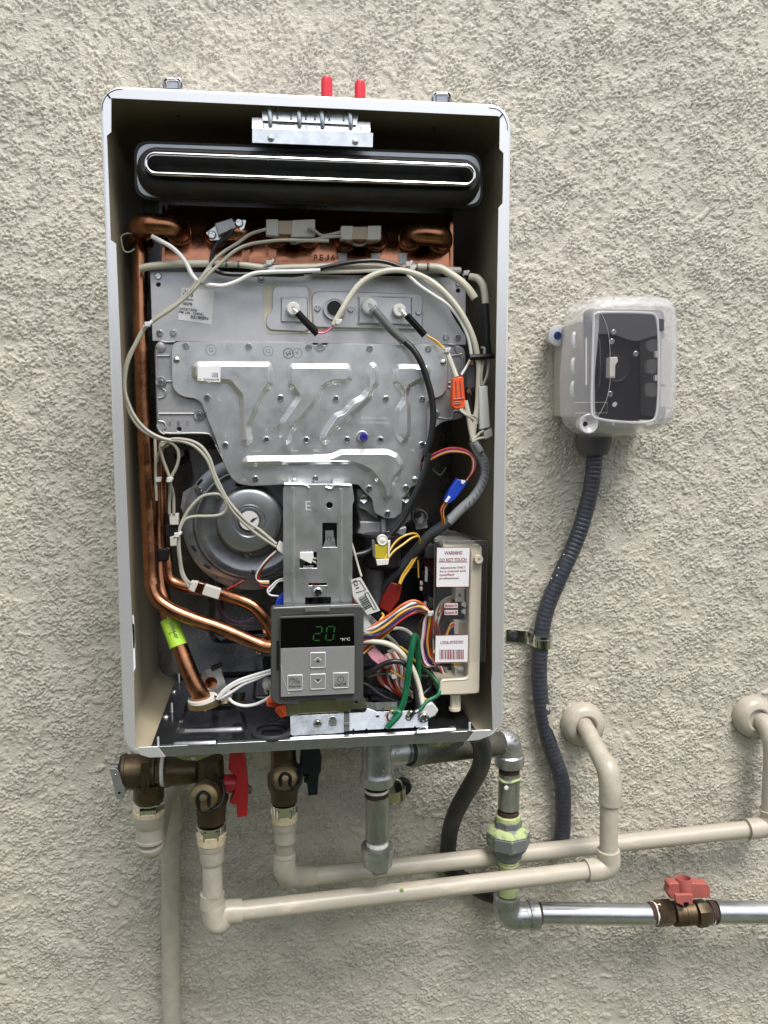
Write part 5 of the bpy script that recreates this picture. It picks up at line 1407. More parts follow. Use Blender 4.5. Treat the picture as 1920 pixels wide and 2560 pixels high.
# ---- latches, bottom brackets of the heater
for rg, x, y in (('A', 648, 108), ('B', 1080, 210)):
    x0, y0, k = REG[rg]
    q = MB()
    def b2(xa, ya, xb, yb, d, dep): 
        P4 = pts(rg, f'{xa},{ya} {xb},{ya} {xb},{yb} {xa},{yb}', d); q.add([*P4, *[p + Vector((0, dep, 0)) for p in P4]], [(3, 2, 1, 0), (4, 5, 6, 7), (0, 1, 5, 4), (1, 2, 6, 5), (2, 3, 7, 6), (3, 0, 4, 7)])
    b2(x - 40, y - 18, x + 42, y + 60, 14, .012)
    q.cur = 1
    for i in range(9): q.tube(pts(rg, f'{x-36+i*9},{y-6},13.5 {x-36+i*9},{y+50},13.5'), .0006, n=5)
    q.tube(pts(rg, f'{x-38},{y-22},12 {x+40},{y-20},12'), .0010, n=8)
    for sx in (-62, 62):
        q.tube(pts(rg, f'{x+sx},{y+50},14 {x+sx*1.05},{y-5},13 {x+sx*.8},{y-28},13'), .0014, n=8)
        b2(x + sx - 14, y, x + sx + 14, y + 50, 16, .006)
    q.build('latch', [CASTD, STEEL], WH)
sheet('bottom_bracket', 'J', '440,78 520,104 600,110 660,85 720,62 440,65', 35, 1.2, ZINC_OLIVE, WH); screws('J', '580,90', 35, WH, r=2.2, h=1.6)
sheet('bottom_bracket', 'K', '600,165 680,208 735,210 770,205 940,150', 40, 1.2, ZINC_OLIVE, WH); screws('K', '727,188', 40, WH, r=2.2, h=1.6)
sheet('bottom_bracket', 'K', '780,245 830,185 930,150 915,195 860,225 800,245', 42, 1.2, CASTD, WH)

# ================================================================ THINGS ROUND THE HEATER
# two red caps standing on top of the case
def redcap(px, py0, py1, w0, w1, label):
    a, b = pt(px, py1, 150), pt(px - 1, py0, 150)
    sc_ = mpp(150); H = (b - a).length
    t = thing('red_cap', label, 'wire connector', (a.x, a.y, CZ1), group='red caps on top of the water heater')
    q = MB(); bz = a.z - CZ1 + 0.0005
    n = 24
    prof = [(0, w0 * .5), (H * .5, w0 * .46), (H * .86, w1 * .5), (H * .95, w1 * .44), (H, w1 * .3), (H + .0003, w1 * .05)]
    q.lathe((0, 0, 0), (0, 0, 1), [(z + (bz if i else 0), r_ * sc_) for i, (z, r_) in enumerate(prof)], n=n)
    for k in range(8):
        an = k * math.pi / 4 + .2
        q.tube([Vector((math.cos(an) * w0 * .49 * sc_, math.sin(an) * w0 * .49 * sc_, .001)), Vector((math.cos(an) * w1 * .49 * sc_, math.sin(an) * w1 * .49 * sc_, H * .85 + bz))], .0009, n=6)
    o = q.build('cap_shell', REDC); o.parent = t
    return t
redcap(817, 193, 236, 28, 24, 'left, taller one of two red ribbed caps on top of the heater')
redcap(900, 203, 241, 27, 23, 'right, shorter one of two red ribbed caps on top of the heater')

def LZ(reg, x, y, d): x0, y0, k = REG[reg]; return pt(x0 + x * k, y0 + y * k, d)
def vert(q, reg, x, ys, d, flat=None, n=28, phase=0.0, axis=None):
    """lathe hanging down: ys = [(y in enlargement, radius in enlargement)...]"""
    x0, y0, k = REG[reg]
    top = LZ(reg, x, ys[0][0], d)
    q.lathe(top, (0, 0, -1), [((yy - ys[0][0]) * k * mpp(d) * 1.0, r_ * k * mpp(d)) for yy, r_ in ys], n=n, flat=flat, phase=phase)
def horz(q, reg, y, xs, d, flat=None, n=28, phase=0.0, dirv=(1, 0, 0)):
    x0, y0, k = REG[reg]
    a = LZ(reg, xs[0][0], y, d)
    q.lathe(a, dirv, [((xx - xs[0][0]) * k * mpp(d), r_ * k * mpp(d)) for xx, r_ in xs], n=n, flat=flat, phase=phase)

# ---- pressure relief valve (bottom left)
RV = thing('relief_valve', 'bronze relief valve with a flat grey lever at the far left under the heater', 'valve', LZ('S', 840, 980, 95))
q = MB()
horz(q, 'S', 385, [(345, 270), (365, 345), (420, 350), (425, 330), (560, 328), (860, 320), (930, 300), (935, 325), (960, 325), (975, 290)], 95)
horz(q, 'S', 385, [(960, 262), (985, 300), (1210, 300), (1300, 250)], 95, flat=6, phase=.3)
vert(q, 'S', 835, [(560, 300), (700, 288), (860, 290), (900, 285), (925, 262), (975, 235)], 95)
q.build('valve_body', BRONZE, RV, ang=40)
q = MB(); horz(q, 'S', 385, [(318, 200), (320, 322), (362, 345), (364, 250)], 95); q.build('bonnet_gasket', BLACKP, RV)
q = MB(); horz(q, 'S', 385, [(262, 120), (265, 170), (285, 195), (300, 190), (318, 245), (330, 300), (334, 200)], 95); q.build('bonnet', ALUM, RV)
q = MB()
horz(q, 'S', 300, [(120, 60), (125, 75), (262, 70), (270, 60)], 90); q.build('lever_stem', CASTD, RV)
block('test_lever', 'S', '98,318 180,300 262,340 280,400 350,620 400,690 402,780 375,800 372,860 330,900 240,892 215,800', 72, 3, CAST, RV, bev=.6)
disc('lever_hole', 'S', 212, 440, 22, 71.6, 1, STEEL, RV, n=14); disc('lever_hole', 'S', 288, 772, 26, 71.6, .8, BLACKP, RV, n=14)
sheet('cast_mark', 'S', '695,200 850,200 850,320 860,720 700,725 680,330 690,320', 76.0, 3, BRONZE, RV, edge=.3)
pipe('flow_arrow', 'S', '740,420 775,680 810,420', .6, BRASSC, RV, d=75.6, n=5, smooth=False)

# ---- drain line from the relief valve
DP = thing('drain_pipe', 'beige painted drain pipe running straight down the wall from the relief valve', 'pipe', (LZ('J', 430, 1659, 225)))
q = MB(); vert(q, 'S', 850, [(935, 225), (950, 285), (1000, 296), (1010, 296), (1205, 292), (1206, 250)], 95, flat=6, phase=.5); vert(q, 'S', 850, [(925, 262), (950, 262), (965, 250), (1195, 250)], 95); q.build('chrome_nut', CHROME, DP, ang=25)
q = MB(); vert(q, 'S', 852, [(1080, 270), (1085, 300), (1110, 296), (1200, 292)], 95); q.build('bare_collar', RAWPVC, DP)
q = MB()
vert(q, 'S', 856, [(1150, 285), (1152, 298), (1370, 284), (1385, 272), (1386, 258), (1640, 256), (1650, 268), (1662, 270), (1700, 268)], 95)
c1 = LZ('S', 880, 1690, 95); c2 = LZ('S', 885, 1790, 95)
yb = Y0 + .225
zb = c2.z + .004
r1 = 262 * .1326 * mpp(95)
q.tube([c1, c2 + Vector((0, .002, .002)), Vector((c2.x, c2.y + .020, zb)), Vector((c2.x, yb - .03, zb))], [r1, r1, r1 * .98, r1 * .9], n=24, seg=8)
q.build('adapter_and_elbow', PVC, DP)
dx = LZ('J', 430, 430, 225)
q = MB()
q.tube([Vector((c2.x, yb - .035, zb)), Vector((c2.x + .002, yb - .02, zb)), Vector((dx.x - .004, yb - .004, zb + .002)), Vector((dx.x, yb, zb - .02)), Vector((dx.x, yb, zb - .05))], [.0128, .0138, .0142, .0135, .0132], n=24, seg=8)
q.tube([Vector((dx.x, yb, zb - .005)), Vector((dx.x, yb, zb + .012)), Vector((dx.x, yb, zb + .021))], [.0132, .0122, .006], n=24, seg=6)
q.build('wall_elbow', PVC, DP)
bot = LZ('J', 436, 1659, 225)
q = MB(); q.tube([Vector((dx.x, yb, zb - .03)), Vector((bot.x, yb, bot.z)), Vector((bot.x + .004, yb, 0.25))], 62 * .3858 * mpp(225), n=24, smooth=False); q.build('drain_run', PVC, DP)

# ---- isolation valves
def isolation(reg, cx, cy, capx, capy, capr, topy, boty, bw, d, handle, label, hname, hm, hpoly, hubs):
    t = thing('isolation_valve', label, 'valve', LZ(reg, cx, boty, d), group='isolation valves under the water heater')
    q = MB()
    vert(q, reg, cx, [(topy, bw * .9), (cy - 40, bw * .95), (cy, bw * 1.18), (cy + 120, bw * 1.18), (cy + 180, bw * 1.02), (boty - 100, bw), (boty - 95, bw * .96), (boty - 10, bw * .95), (boty, bw * .8)], d)
    # drain port, pointing forward
    x0, y0, k = REG[reg]
    pc = LZ(reg, capx, capy, d - 36); pb = LZ(reg, cx, cy, d)
    dv = pb - pc; L = dv.length; R_ = capr * k * mpp(d - 36)
    q.lathe(pc, dv, [(.012, R_ * .9), (L * .9, R_ * 1.0)], n=24)
    q.lathe(pc, dv, [(.013, R_ * 1.12), (.020, R_ * 1.18), (.021, R_ * .9)], flat=8)
    q.build('valve_body', BRONZE, t, ang=40)
    cp = MB(); cp.lathe(pc, dv, [(-.0008, .0005), (-.0008, R_ * .86), (0, R_ * .95), (.0012, R_), (.008, R_), (.009, R_ * .9)], n=36)
    for i in range(24):
        a = i * math.pi / 12; u = dv.normalized().orthogonal().normalized(); w = dv.normalized().cross(u)
        e = (u * math.cos(a) + w * math.sin(a)) * R_; cp.tube([pc + e + dv.normalized() * .001, pc + e + dv.normalized() * .008], .0004, n=5)
    c_ = cp.build('drain_cap', BRASSC, t, ang=40)
    kb = MB(); kb.lathe(pc, -dv, [(-.001, R_ * .3), (.004, R_ * .3), (.0048, R_ * .25), (.005, .0003)], n=20); kb.build('cap_rivet', BRASSC, c_)
    st = MB(); kk = R_
    u = Vector((1, 0, 0)); v = Vector((0, 0, 1)); f = -dv.normalized()
    o_ = pc + f * .002
    loop = [o_ + u * (-.28 * kk) + v * (-1.0 * kk), o_ + u * (-.42 * kk) + v * (-.1 * kk), o_ + u * (-.1 * kk) + v * (.36 * kk), o_ + u * (.36 * kk) + v * (.08 * kk), o_ + u * (.38 * kk) + v * (-.6 * kk), o_ + u * (.62 * kk) + v * (-1.0 * kk)]
    st.tube(loop, .0021, n=8)
    st.tube([loop[0], o_ + u * (.05 * kk) + v * (-1.05 * kk), o_ + u * (.62 * kk) + v * (-1.0 * kk), o_ + u * (1.25 * kk) + v * (-.5 * kk) + f * -.004, o_ + u * (1.3 * kk) + v * (.6 * kk) + f * -.012, o_ + u * (.6 * kk) + v * (1.5 * kk) + f * -.02], .0019, n=8)
    st.build('cap_strap', BLACKP, c_)
    h = block(hname, reg, hpoly, d - 14, 16, hm, t, bev=1.2)
    hb = MB()
    for (ya, xs) in hubs: horz(hb, reg, ya, xs, d - 5, n=20)
    hb.build('handle_hub', hm, h)
    q = MB(); horz(q, reg, hubs[0][0], [(cx, 60), (hubs[0][1][0][0] + 5, 60)], d - 4, n=16); q.build('valve_stem', CASTD, t)
    return t
HV = isolation('T', 268, 400, 205, 465, 146, 60, 770, 158, 88, None, 'isolation valve with a red lever handle, nearest the relief valve', 'red_handle', REDH,
               '470,-30 610,-30 640,120 668,420 655,670 552,682 545,550 470,540 520,420 540,260 460,190', [(330, [(410, 60), (415, 100), (560, 92), (600, 80)])])
q = MB()
horz(q, 'T', 200, [(-170, 150), (-150, 150), (60, 145), (120, 130)], 92, n=28); q.build('inlet_branch', BRONZE, HV)
q = MB(); horz(q, 'T', 200, [(-238, 150), (-234, 156), (-204, 155), (-200, 150)], 92, n=28); q.build('thread_tape', TAPE, HV, ang=20)
q = MB(); horz(q, 'T', 390, [(660, 45), (690, 45), (700, 30)], 82, n=12); q.build('handle_nut', CASTD, HV)
CV = isolation('T', 1030, 250, 1048, 268, 130, -40, 560, 148, 100, None, 'isolation valve with a dark navy lever handle under the middle of the heater', 'navy_handle', NAVY,
               '1215,-60 1400,-60 1430,60 1420,210 1400,240 1385,450 1290,460 1275,330 1240,320 1300,240 1200,190', [(190, [(1170, 50), (1175, 70), (1290, 66), (1320, 50)])])

# ---- hot and cold painted lines
def vshape(q, reg, x, ys, d): vert(q, reg, x, ys, d)
HP = thing('hot_water_pipe', 'front beige painted pipe running from the red handled valve to the round wall flange', 'pipe', LZ('J', 700, 1215, 100))
q = MB(); vert(q, 'J', 693, [(525, 80), (535, 97), (545, 98), (600, 96), (608, 80)], 90, flat=6, phase=.5); vert(q, 'J', 693, [(520, 90), (535, 88), (605, 86)], 90); q.build('chrome_nut', CHROME, HP, ang=25)
q = MB(); vert(q, 'J', 695, [(570, 80), (575, 99), (600, 97), (640, 93)], 91); q.build('bare_collar', RAWPVC, HP)
q = MB(); vert(q, 'J', 697, [(612, 90), (616, 97), (640, 94), (675, 88), (680, 83), (760, 81), (775, 76), (778, 66), (1005, 66)], 92)
q.build('adapter', PVC, HP)
s100 = mpp(95) * .3858
e0, e1 = LZ('J', 700, 960, 95), LZ('J', 712, 1120, 95)
q = MB()
q.lathe(e0, (0, 0, -1), [(0, 60 * s100), (.0004, 80 * s100), (.016, 82 * s100)], n=28)
dd = (LZ('px', 1500, 2172, 152) - LZ('px', 610, 2277, 100)).normalized()
e2 = LZ('px', 604, 2278, 100)
q.tube([e0 + Vector((0, 0, -.014)), e1 + Vector((0, 0, .010)), e1 + Vector((.004, .000, -.006)), e2 - dd * .018, e2], [82 * s100, 84 * s100, 86 * s100, 82 * s100, 81 * s100], n=28, seg=10)
q.build('elbow_fitting', PVC, HP)
q = MB(); f2 = LZ('px', 1466, 2177, 150)
q.tube([e2 - dd * .008, f2], 67 * s100, n=28, smooth=False); q.build('long_run', PVCW, HP)
q = MB()
for x, y, d, w_ in ((1004, 2226, 94, .0024),):
    c_ = LZ('px', x, y, d); q.lathe(c_, (0, -1, 0), [(0, w_), (.0006, w_ * .9), (.001, w_ * .4)], n=14)
q.build('green_paint_spot', MATS['green_connector_paint'] if 'green_connector_paint' in MATS else mat('green_connector_paint', (.22, .38, .12), .5), HP)
# right elbow of the hot line, riser, wall flange
q = MB(); k3 = mpp(152)
g0, g1, g2, g3 = LZ('px', 1464, 2177, 150), LZ('px', 1500, 2172, 152), LZ('px', 1521, 2158, 152), LZ('px', 1521, 2125, 152)
q.tube([g0, g1, g2 + Vector((0, 0, -.001)), g3], [31 * k3, 31.5 * k3, 31.5 * k3, 31 * k3], n=28, seg=10)
q.lathe(g3, (0, 0, 1), [(-.003, 31 * k3), (.0, 31 * k3), (.0006, 24 * k3)], n=28)
q.build('elbow_fitting', PVC, HP)
q = MB(); r0, r1_ = LZ('px', 1521, 2135, 152), LZ('px', 1523, 2000, 152)
q.tube([r0, r1_], 24.5 * k3, n=28, smooth=False); q.build('riser', PVC, HP)
q = MB(); u0, u1 = LZ('px', 1525, 2008, 152), LZ('px', 1526, 1970, 152)
u2, u3, u4 = LZ('px', 1520, 1925, 158), LZ('px', 1490, 1870, 185), LZ('px', 1457, 1806, 240)
q.lathe(u0, (0, 0, 1), [(-.0002, 24 * k3), (0, 30.5 * k3), (.004, 31 * k3)], n=28)
q.tube([u0, u1, u2, u2.lerp(u3, .5)], [30.5 * k3, 31 * k3, 31 * k3, 28 * k3], n=28, seg=10)
q.tube([u2.lerp(u3, .2), u3, u4], [26.5 * k3, 25 * mpp(185), 22 * mpp(240)], n=28, seg=8)
q.build('wall_elbow', PVC, HP)
def flangew(x, y, r, label, grp='round wall flanges'):
    c_ = LZ('px', x, y, 247)
    t = thing('wall_flange', label, 'pipe flange', c_, group=grp)
    q = MB(); R_ = r * mpp(240)
    q.lathe(c_ - Vector((c_.x, c_.y, c_.z)), (0, -1, 0), [(-.002, R_), (.004, R_), (.011, R_ * .92), (.0155, R_ * .74), (.017, R_ * .55), (.016, R_ * .47), (.012, R_ * .42)], n=56)
    o = q.build('flange_dome', PVC); o.parent = t
    return t
flangew(1455, 1808, 60, 'round painted flange where the front pipe enters the wall beside the conduit')
flangew(1880, 1789, 58, 'round painted flange at the right edge where the rear pipe enters the wall')
# cold line
CPp = thing('cold_water_pipe', 'rear beige painted pipe running from the navy handled valve behind the gas riser', 'pipe', LZ('J', 1165, 930, 150))
q = MB(); vert(q, 'J', 1167, [(395, 75), (405, 88), (415, 89), (460, 87), (466, 75)], 102, flat=6, phase=.5); vert(q, 'J', 1167, [(385, 82), (462, 80)], 102); q.build('chrome_nut', CHROME, CPp, ang=25)
q = MB(); vert(q, 'J', 1168, [(440, 70), (445, 88), (500, 84)], 103); q.build('bare_collar', RAWPVC, CPp)
c3 = LZ('J', 1172, 700, 160)
q = MB(); t0 = LZ('J', 1168, 470, 105); kk = .3858 * mpp(105)
q.tube([t0, LZ('J', 1170, 540, 105)], [87 * kk, 82 * kk], n=28, smooth=False)
q.tube([LZ('J', 1171, 538, 105), LZ('J', 1171, 622, 106)], 73 * kk, n=28, smooth=False)
q.tube([LZ('J', 1171, 600, 106), LZ('J', 1168, 715, 112)], 62 * kk, n=28, smooth=False)
q.build('adapter', PVC, CPp)
dc = (LZ('px', 1850, 2077, 190) - LZ('px', 778, 2192, 190)).normalized()
q = MB(); kk = .3858 * mpp(120)
e3 = LZ('px', 778, 2192, 150)
q.tube([LZ('J', 1168, 700, 112), LZ('J', 1168, 720, 112)], [74 * kk, 76 * kk], n=28, smooth=False)
q.tube([LZ('J', 1168, 715, 112), LZ('J', 1168, 800, 115), LZ('J', 1195, 850, 125), LZ('J', 1260, 862, 145), LZ('J', 1342, 858, 158)], [76 * kk, 77 * kk, 77 * kk, 74 * kk, 72 * kk], n=28, seg=10)
q.build('elbow_fitting', PVC, CPp)
q = MB(); q.tube([LZ('px', 770, 2192, 157), LZ('px', 1290, 2136, 213), LZ('px', 1880, 2072, 213)], [60 * .3858 * mpp(160), 23.5 * mpp(213), 23.5 * mpp(213)], n=28, smooth=False); q.build('long_run', PVCW, CPp)
q = MB(); k4 = mpp(213)
q.tube([LZ('px', 1868, 2073, 211), LZ('px', 1900, 2069, 211), LZ('px', 1918, 2064, 211), LZ('px', 1928, 2040, 211), LZ('px', 1925, 2020, 211)], [28.5 * k4] * 5, n=28, seg=8)
q.build('elbow_fitting', PVC, CPp)
q = MB(); q.tube([LZ('px', 1924, 2050, 211), LZ('px', 1932, 1860, 211)], 23.5 * k4, n=28, smooth=False); q.build('riser', PVC, CPp)
q = MB(); q.tube([LZ('px', 1932, 1880, 211), LZ('px', 1930, 1850, 214), LZ('px', 1915, 1815, 225), LZ('px', 1890, 1788, 246)], [25 * k4, 27 * k4, 25 * k4, 23 * k4], n=24, seg=8); q.build('wall_elbow', PVC, CPp)

# ---- gas line
GD = 190
GP = thing('gas_pipe', 'grey galvanised gas pipe with tee, capped drip leg, green stained union and elbows', 'gas pipe', LZ('U', 470, 2100, GD))
def kvert(q, reg, x, ys, d, **k): vert(q, reg, x, ys, d, **k)
TD = 105
q = MB()
kvert(q, 'K', 255, [(150, 122), (200, 127), (400, 125), (430, 133), (440, 140), (490, 140), (515, 133), (528, 114)], TD)
ax = (LZ('K', 960, 190, 150) - LZ('K', 300, 255, 108)).normalized()
q.lathe(LZ('K', 270, 262, TD), ax, [(0, 108 * .3255 * mpp(TD)), (.026, 106 * .3255 * mpp(TD)), (.034, 100 * .3255 * mpp(TD)), (.035, 108 * .3255 * mpp(TD)), (.043, 108 * .3255 * mpp(TD)), (.044, 85 * .3255 * mpp(TD))], n=32)
q.build('tee_fitting', GALV, GP, ang=30)
for s_, x, y, w_, h_, a in (('XK', 275, 280, 80, 34, -60), ('C', 410, 260, 40, 60, 0), ('NAVIA', 270, 505, 150, 26, 2)):
    text(s_, 'K', x, y, w_, h_, TD - 17.6 if a else TD - 16.5, ZINCB, GP, ang=a, name='cast_letters')
c_ = LZ('K', 282, 410, TD - 16.2); q = MB(); q.tube([c_ + Vector((.0036 * math.cos(t * .5236), 0, .0036 * math.sin(t * .5236))) for t in range(12)], .0006, n=5, closed=True, seg=1); q.build('cast_mark', GALV, GP)
q = MB(); kvert(q, 'K', 250, [(522, 92), (545, 95), (590, 96)], TD); q.build('rusty_thread', RUST, GP)
q = MB(); kvert(q, 'K', 250, [(527, 94), (548, 97), (549, 90)], TD); q.build('thread_tape', TAPE, GP)
q = MB(); kvert(q, 'K', 255, [(578, 96), (940, 96)], TD); q.build('drip_leg', GALVV, GP)
q = MB(); kvert(q, 'K', 257, [(930, 86), (942, 90), (985, 90)], TD); q.build('thread_tape', TAPE, GP)
q = MB(); kvert(q, 'K', 257, [(955, 110), (962, 134), (1010, 133), (1045, 128), (1050, 122), (1130, 118), (1145, 100)], TD); kvert(q, 'K', 260, [(1140, 88), (1168, 80)], TD, flat=4, phase=.5); q.build('drip_cap', GALV, GP, ang=30)
q = MB(); p1 = LZ('K', 500, 248, 112); p2 = LZ('U', 400, 240, GD)
q.tube([p1, p2], .0148, n=24, smooth=False); q.build('cross_run', mat('stained_dark_pipe', (.085, .082, .068), .5, metal=.4, var=.4, vscale=50), GP)
q = MB(); dv_ = (p2 - p1).normalized()
for i in range(5): q.lathe(p1 + dv_ * (.000 + i * .0028), dv_, [(0, .0148), (.0009, .0162), (.0018, .0148)], n=24, close=False)
q.build('rusty_thread', GALVV, GP)
kU_ = .235 * mpp(GD)
q = MB()
a0, a1, a2, a3 = LZ('U', 330, 240, GD), LZ('U', 400, 225, GD), LZ('U', 470, 260, GD), LZ('U', 482, 400, GD)
q.tube([a0 - Vector((.006, 0, 0)), a0, a1 + Vector((.006, 0, -.003)), a2 + Vector((0, 0, -.006)), a3 + Vector((0, 0, .004))], [145 * kU_, 148 * kU_, 150 * kU_, 150 * kU_, 150 * kU_], n=32, seg=10)
q.lathe(LZ('U', 350, 238, GD), (-1, 0, 0), [(-.001, 150 * kU_), (.0, 165 * kU_), (.010, 165 * kU_), (.012, 140 * kU_)], n=32)
q.lathe(LZ('U', 483, 375, GD), (0, 0, -1), [(-.002, 150 * kU_), (0, 166 * kU_), (.0105, 166 * kU_), (.013, 158 * kU_), (.0135, 125 * kU_)], n=32)
q.build('elbow_fitting', GALV, GP, ang=35)
for i, ch in enumerate('THAILAND'):
    a = math.radians(95 - i * 17.5); cx_, cy_ = 425 + 165 * math.cos(a) * 1.05, 330 - 165 * math.sin(a) * 1.0
    text(ch, 'U', cx_, cy_, 26, 36, GD - 14.5, ZINCB, GP, ang=math.degrees(math.pi / 2 - a), name='cast_letter', bold=.02)
text('15', 'U', 480, 300, 74, 66, GD - 17.4, ZINCB, GP, ang=-35, name='cast_letter', bold=.02)
def gseg(name, m_, ys, **k_): q = MB(); vert(q, 'U', 480 if ys[0][0] < 900 else 470, ys, GD, **k_); return q.build(name, m_, GP, ang=30)
gseg('rusty_thread', RUST, [(485, 118), (500, 121), (520, 118), (535, 121), (570, 118)])
gseg('nipple', GALVV, [(555, 120), (980, 122)])
q = MB(); 
q.tube([LZ('U', 480, 610, GD) + Vector((.0140 * math.sin(t), -.0140 * math.cos(t), .0012 * math.sin(3 * t))) for t in [-1.5 + .3 * i for i in range(11)]], .0016, n=8)
q.build('green_residue', GREENP, GP)
q = MB(); q.lathe(LZ('U', 450, 722, GD - 13.9), (0, -1, 0), [(0, .0028), (.0006, .0024), (.0009, .0005)], n=12); q.build('white_spot', INKW, GP)
gseg('rusty_thread', RUST, [(960, 118), (985, 124), (1010, 118)])
gseg('green_collar', GREENP, [(1000, 130), (1015, 142), (1055, 145), (1060, 130)])
gseg('union_top', GREENR, [(1050, 150), (1056, 158), (1150, 158), (1160, 150)], flat=8, phase=.4)
gseg('union_nut', GREENR, [(1188, 200), (1190, 245), (1200, 252), (1330, 250), (1385, 205), (1400, 170)], flat=8, phase=.12)
gseg('residue_crust', GREENP, [(1120, 150), (1125, 190), (1140, 215), (1189, 244), (1192, 200)], flat=8, phase=.12)
gseg('union_bottom', GREENR, [(1380, 160), (1450, 158), (1480, 140), (1490, 118)], flat=8, phase=.4)
gseg('green_nipple', GREENP, [(1480, 118), (1500, 124), (1515, 118), (1530, 124), (1545, 118), (1900, 118)])
q = MB()
b0, b1, b2_, b3 = LZ('U', 450, 1880, GD), LZ('U', 450, 1990, GD), LZ('U', 500, 2075, GD), LZ('U', 640, 2080, GD)
q.tube([b0, b1, b2_, b3, b3 + Vector((.012, 0, 0))], [146 * kU_, 152 * kU_, 158 * kU_, 152 * kU_, 150 * kU_], n=32, seg=10)
q.lathe(LZ('U', 455, 1870, GD), (0, 0, -1), [(-.001, 120 * kU_), (0, 152 * kU_), (.009, 156 * kU_)], n=32)
q.lathe(LZ('U', 690, 2078, GD), (1, 0, 0), [(-.001, 150 * kU_), (.0, 168 * kU_), (.011, 168 * kU_), (.013, 130 * kU_)], n=32)
q.build('elbow_fitting', GALV, GP, ang=35)
for ch, x, y, a in (('O', 500, 1985, 0), ('15', 535, 2110, 20), ('Q', 620, 2150, 0), ('THAILAND', 738, 2080, -90)):
    text(ch, 'U', x, y, 46 if len(ch) < 3 else 200, 46 if len(ch) < 3 else 30, GD - 18.6 if len(ch) < 3 else GD - 20, ZINCB, GP, ang=a, name='cast_letter', bold=.02)
hz_a, hz_b = LZ('px', 1338, 2284, GD), LZ('px', 1640, 2288, GD)
q = MB(); q.lathe(hz_a, hz_b - hz_a, [(0, .0128), (.002, .0136), (.004, .0128), (.006, .0135), (.008, .0128)], n=28); q.build('rusty_thread', RUST, GP, ang=20)
q = MB(); q.tube([hz_a + Vector((.006, 0, 0)), LZ('px', 1630, 2286, GD)], 29.5 * mpp(GD), n=32, smooth=False); q.build('horizontal_run', GALVP, GP)
q = MB(); a_ = LZ('W', 120, 640, GD); q.lathe(a_, (1, 0, 0), [(0, .0130), (.003, .0136), (.006, .0130), (.009, .0136), (.012, .013)], n=28); q.build('rusty_thread', RUST, GP, ang=20)
q = MB(); q.lathe(LZ('W', 180, 640, GD), (1, 0, 0), [(0, .0136), (.002, .0142), (.006, .0145), (.008, .014)], n=28); q.build('thread_tape', TAPE, GP, ang=20)
# gas shutoff valve
GV = thing('gas_shutoff_valve', 'brown gas shutoff valve with a faded red handle on the galvanised pipe', 'valve', LZ('W', 550, 820, GD))
kW = .1929 * mpp(GD)
q = MB()
q.lathe(LZ('W', 185, 642, GD), (1, 0, 0), [(0, 150 * kW), (.0015, 190 * kW), (.004, 192 * kW), (.020, 190 * kW), (.0225, 175 * kW)], flat=6, phase=.26)
q.lathe(LZ('W', 430, 645, GD), (1, 0, 0), [(0, 172 * kW), (.001, 178 * kW), (.012, 180 * kW), (.0123, 174 * kW), (.0131, 174 * kW), (.0134, 180 * kW), (.0255, 180 * kW)], n=36)
q.lathe(LZ('W', 720, 645, GD), (1, 0, 0), [(0, 184 * kW), (.003, 192 * kW), (.0125, 190 * kW), (.0158, 168 * kW)], flat=8, phase=.2)
q.lathe(LZ('W', 590, 500, GD), (0, 0, 1), [(-.008, 70 * kW), (.012, 66 * kW)], n=16)
q.build('valve_body', BRONZE, GV, ang=30)
q = MB(); q.lathe(LZ('W', 888, 645, GD), (1, 0, 0), [(0, 150 * kW), (.001, 160 * kW), (.004, 158 * kW)], n=28); q.build('thread_tape', TAPE, GV)
for tx, x, y, w_, h_ in (('GAW', 632, 680, 110, 40), ('1730', 630, 722, 100, 22), ('22', 655, 748, 44, 18), ('ITALY', 858, 655, 70, 16), ('IN', 850, 690, 40, 16)):
    text(tx, 'W', x, y, w_, h_, GD - 14.6 - (1.0 if x < 700 else 1.2), BRASSC, GV, name='cast_letters')
q = MB()
hb = LZ('W', 575, 330, GD - 6)
n = 28
q.lathe(hb + Vector((0, 0, -.014)), (0, .12, 1), [(0, 90 * kW), (.004, 104 * kW), (.020, 112 * kW), (.026, 116 * kW), (.028, 112 * kW), (.028, 98 * kW), (.016, 90 * kW), (.015, .0005)], n=n, close=False)
h1 = block('tee_handle', 'W', '640,290 680,250 880,262 912,310 910,438 650,448', GD - 8, 14, REDF, GV, bev=.8)
q.build('handle_hub', REDF, h1)
block('handle_wing', 'W', '372,270 400,250 510,248 520,470 400,460 385,410 362,400 360,350 378,320', GD - 10, 13, REDF, h1, bev=1.0)
block('handle_skirt', 'W', '455,400 692,400 682,520 637,532 632,500 570,500 568,548 470,500', GD - 24, 5, REDF, h1, bev=.6)
disc('handle_socket', 'W', 600, 530, 34, GD - 20.5, 2, BLACKP, h1)
q = MB(); q.lathe(hb + Vector((0, .001, .002)), (0, .12, 1), [(0, 50 * kW), (.005, 46 * kW), (.006, 20 * kW)], flat=6); q.build('stem_nut', RUST, h1)
GP2 = thing('gas_supply_pipe', 'bright galvanised pipe leaving the right side of the gas shutoff valve', 'gas pipe', LZ('px', 1800, 2310, GD))
q = MB(); q.lathe(LZ('W', 890, 630, GD), (1, 0, 0), [(0, .0140), (.001, .0147), (.0025, .0140), (.004, .0147), (.0055, .0140), (.007, .0146), (.0085, .013)], n=28); q.build('rusty_thread', RUST, GP2, ang=20)
q = MB(); q.tube([LZ('W', 975, 622, GD), LZ('px', 2080, 2284, GD)], 31 * mpp(GD), n=32, smooth=False); q.build('pipe_run', GALVP, GP2)

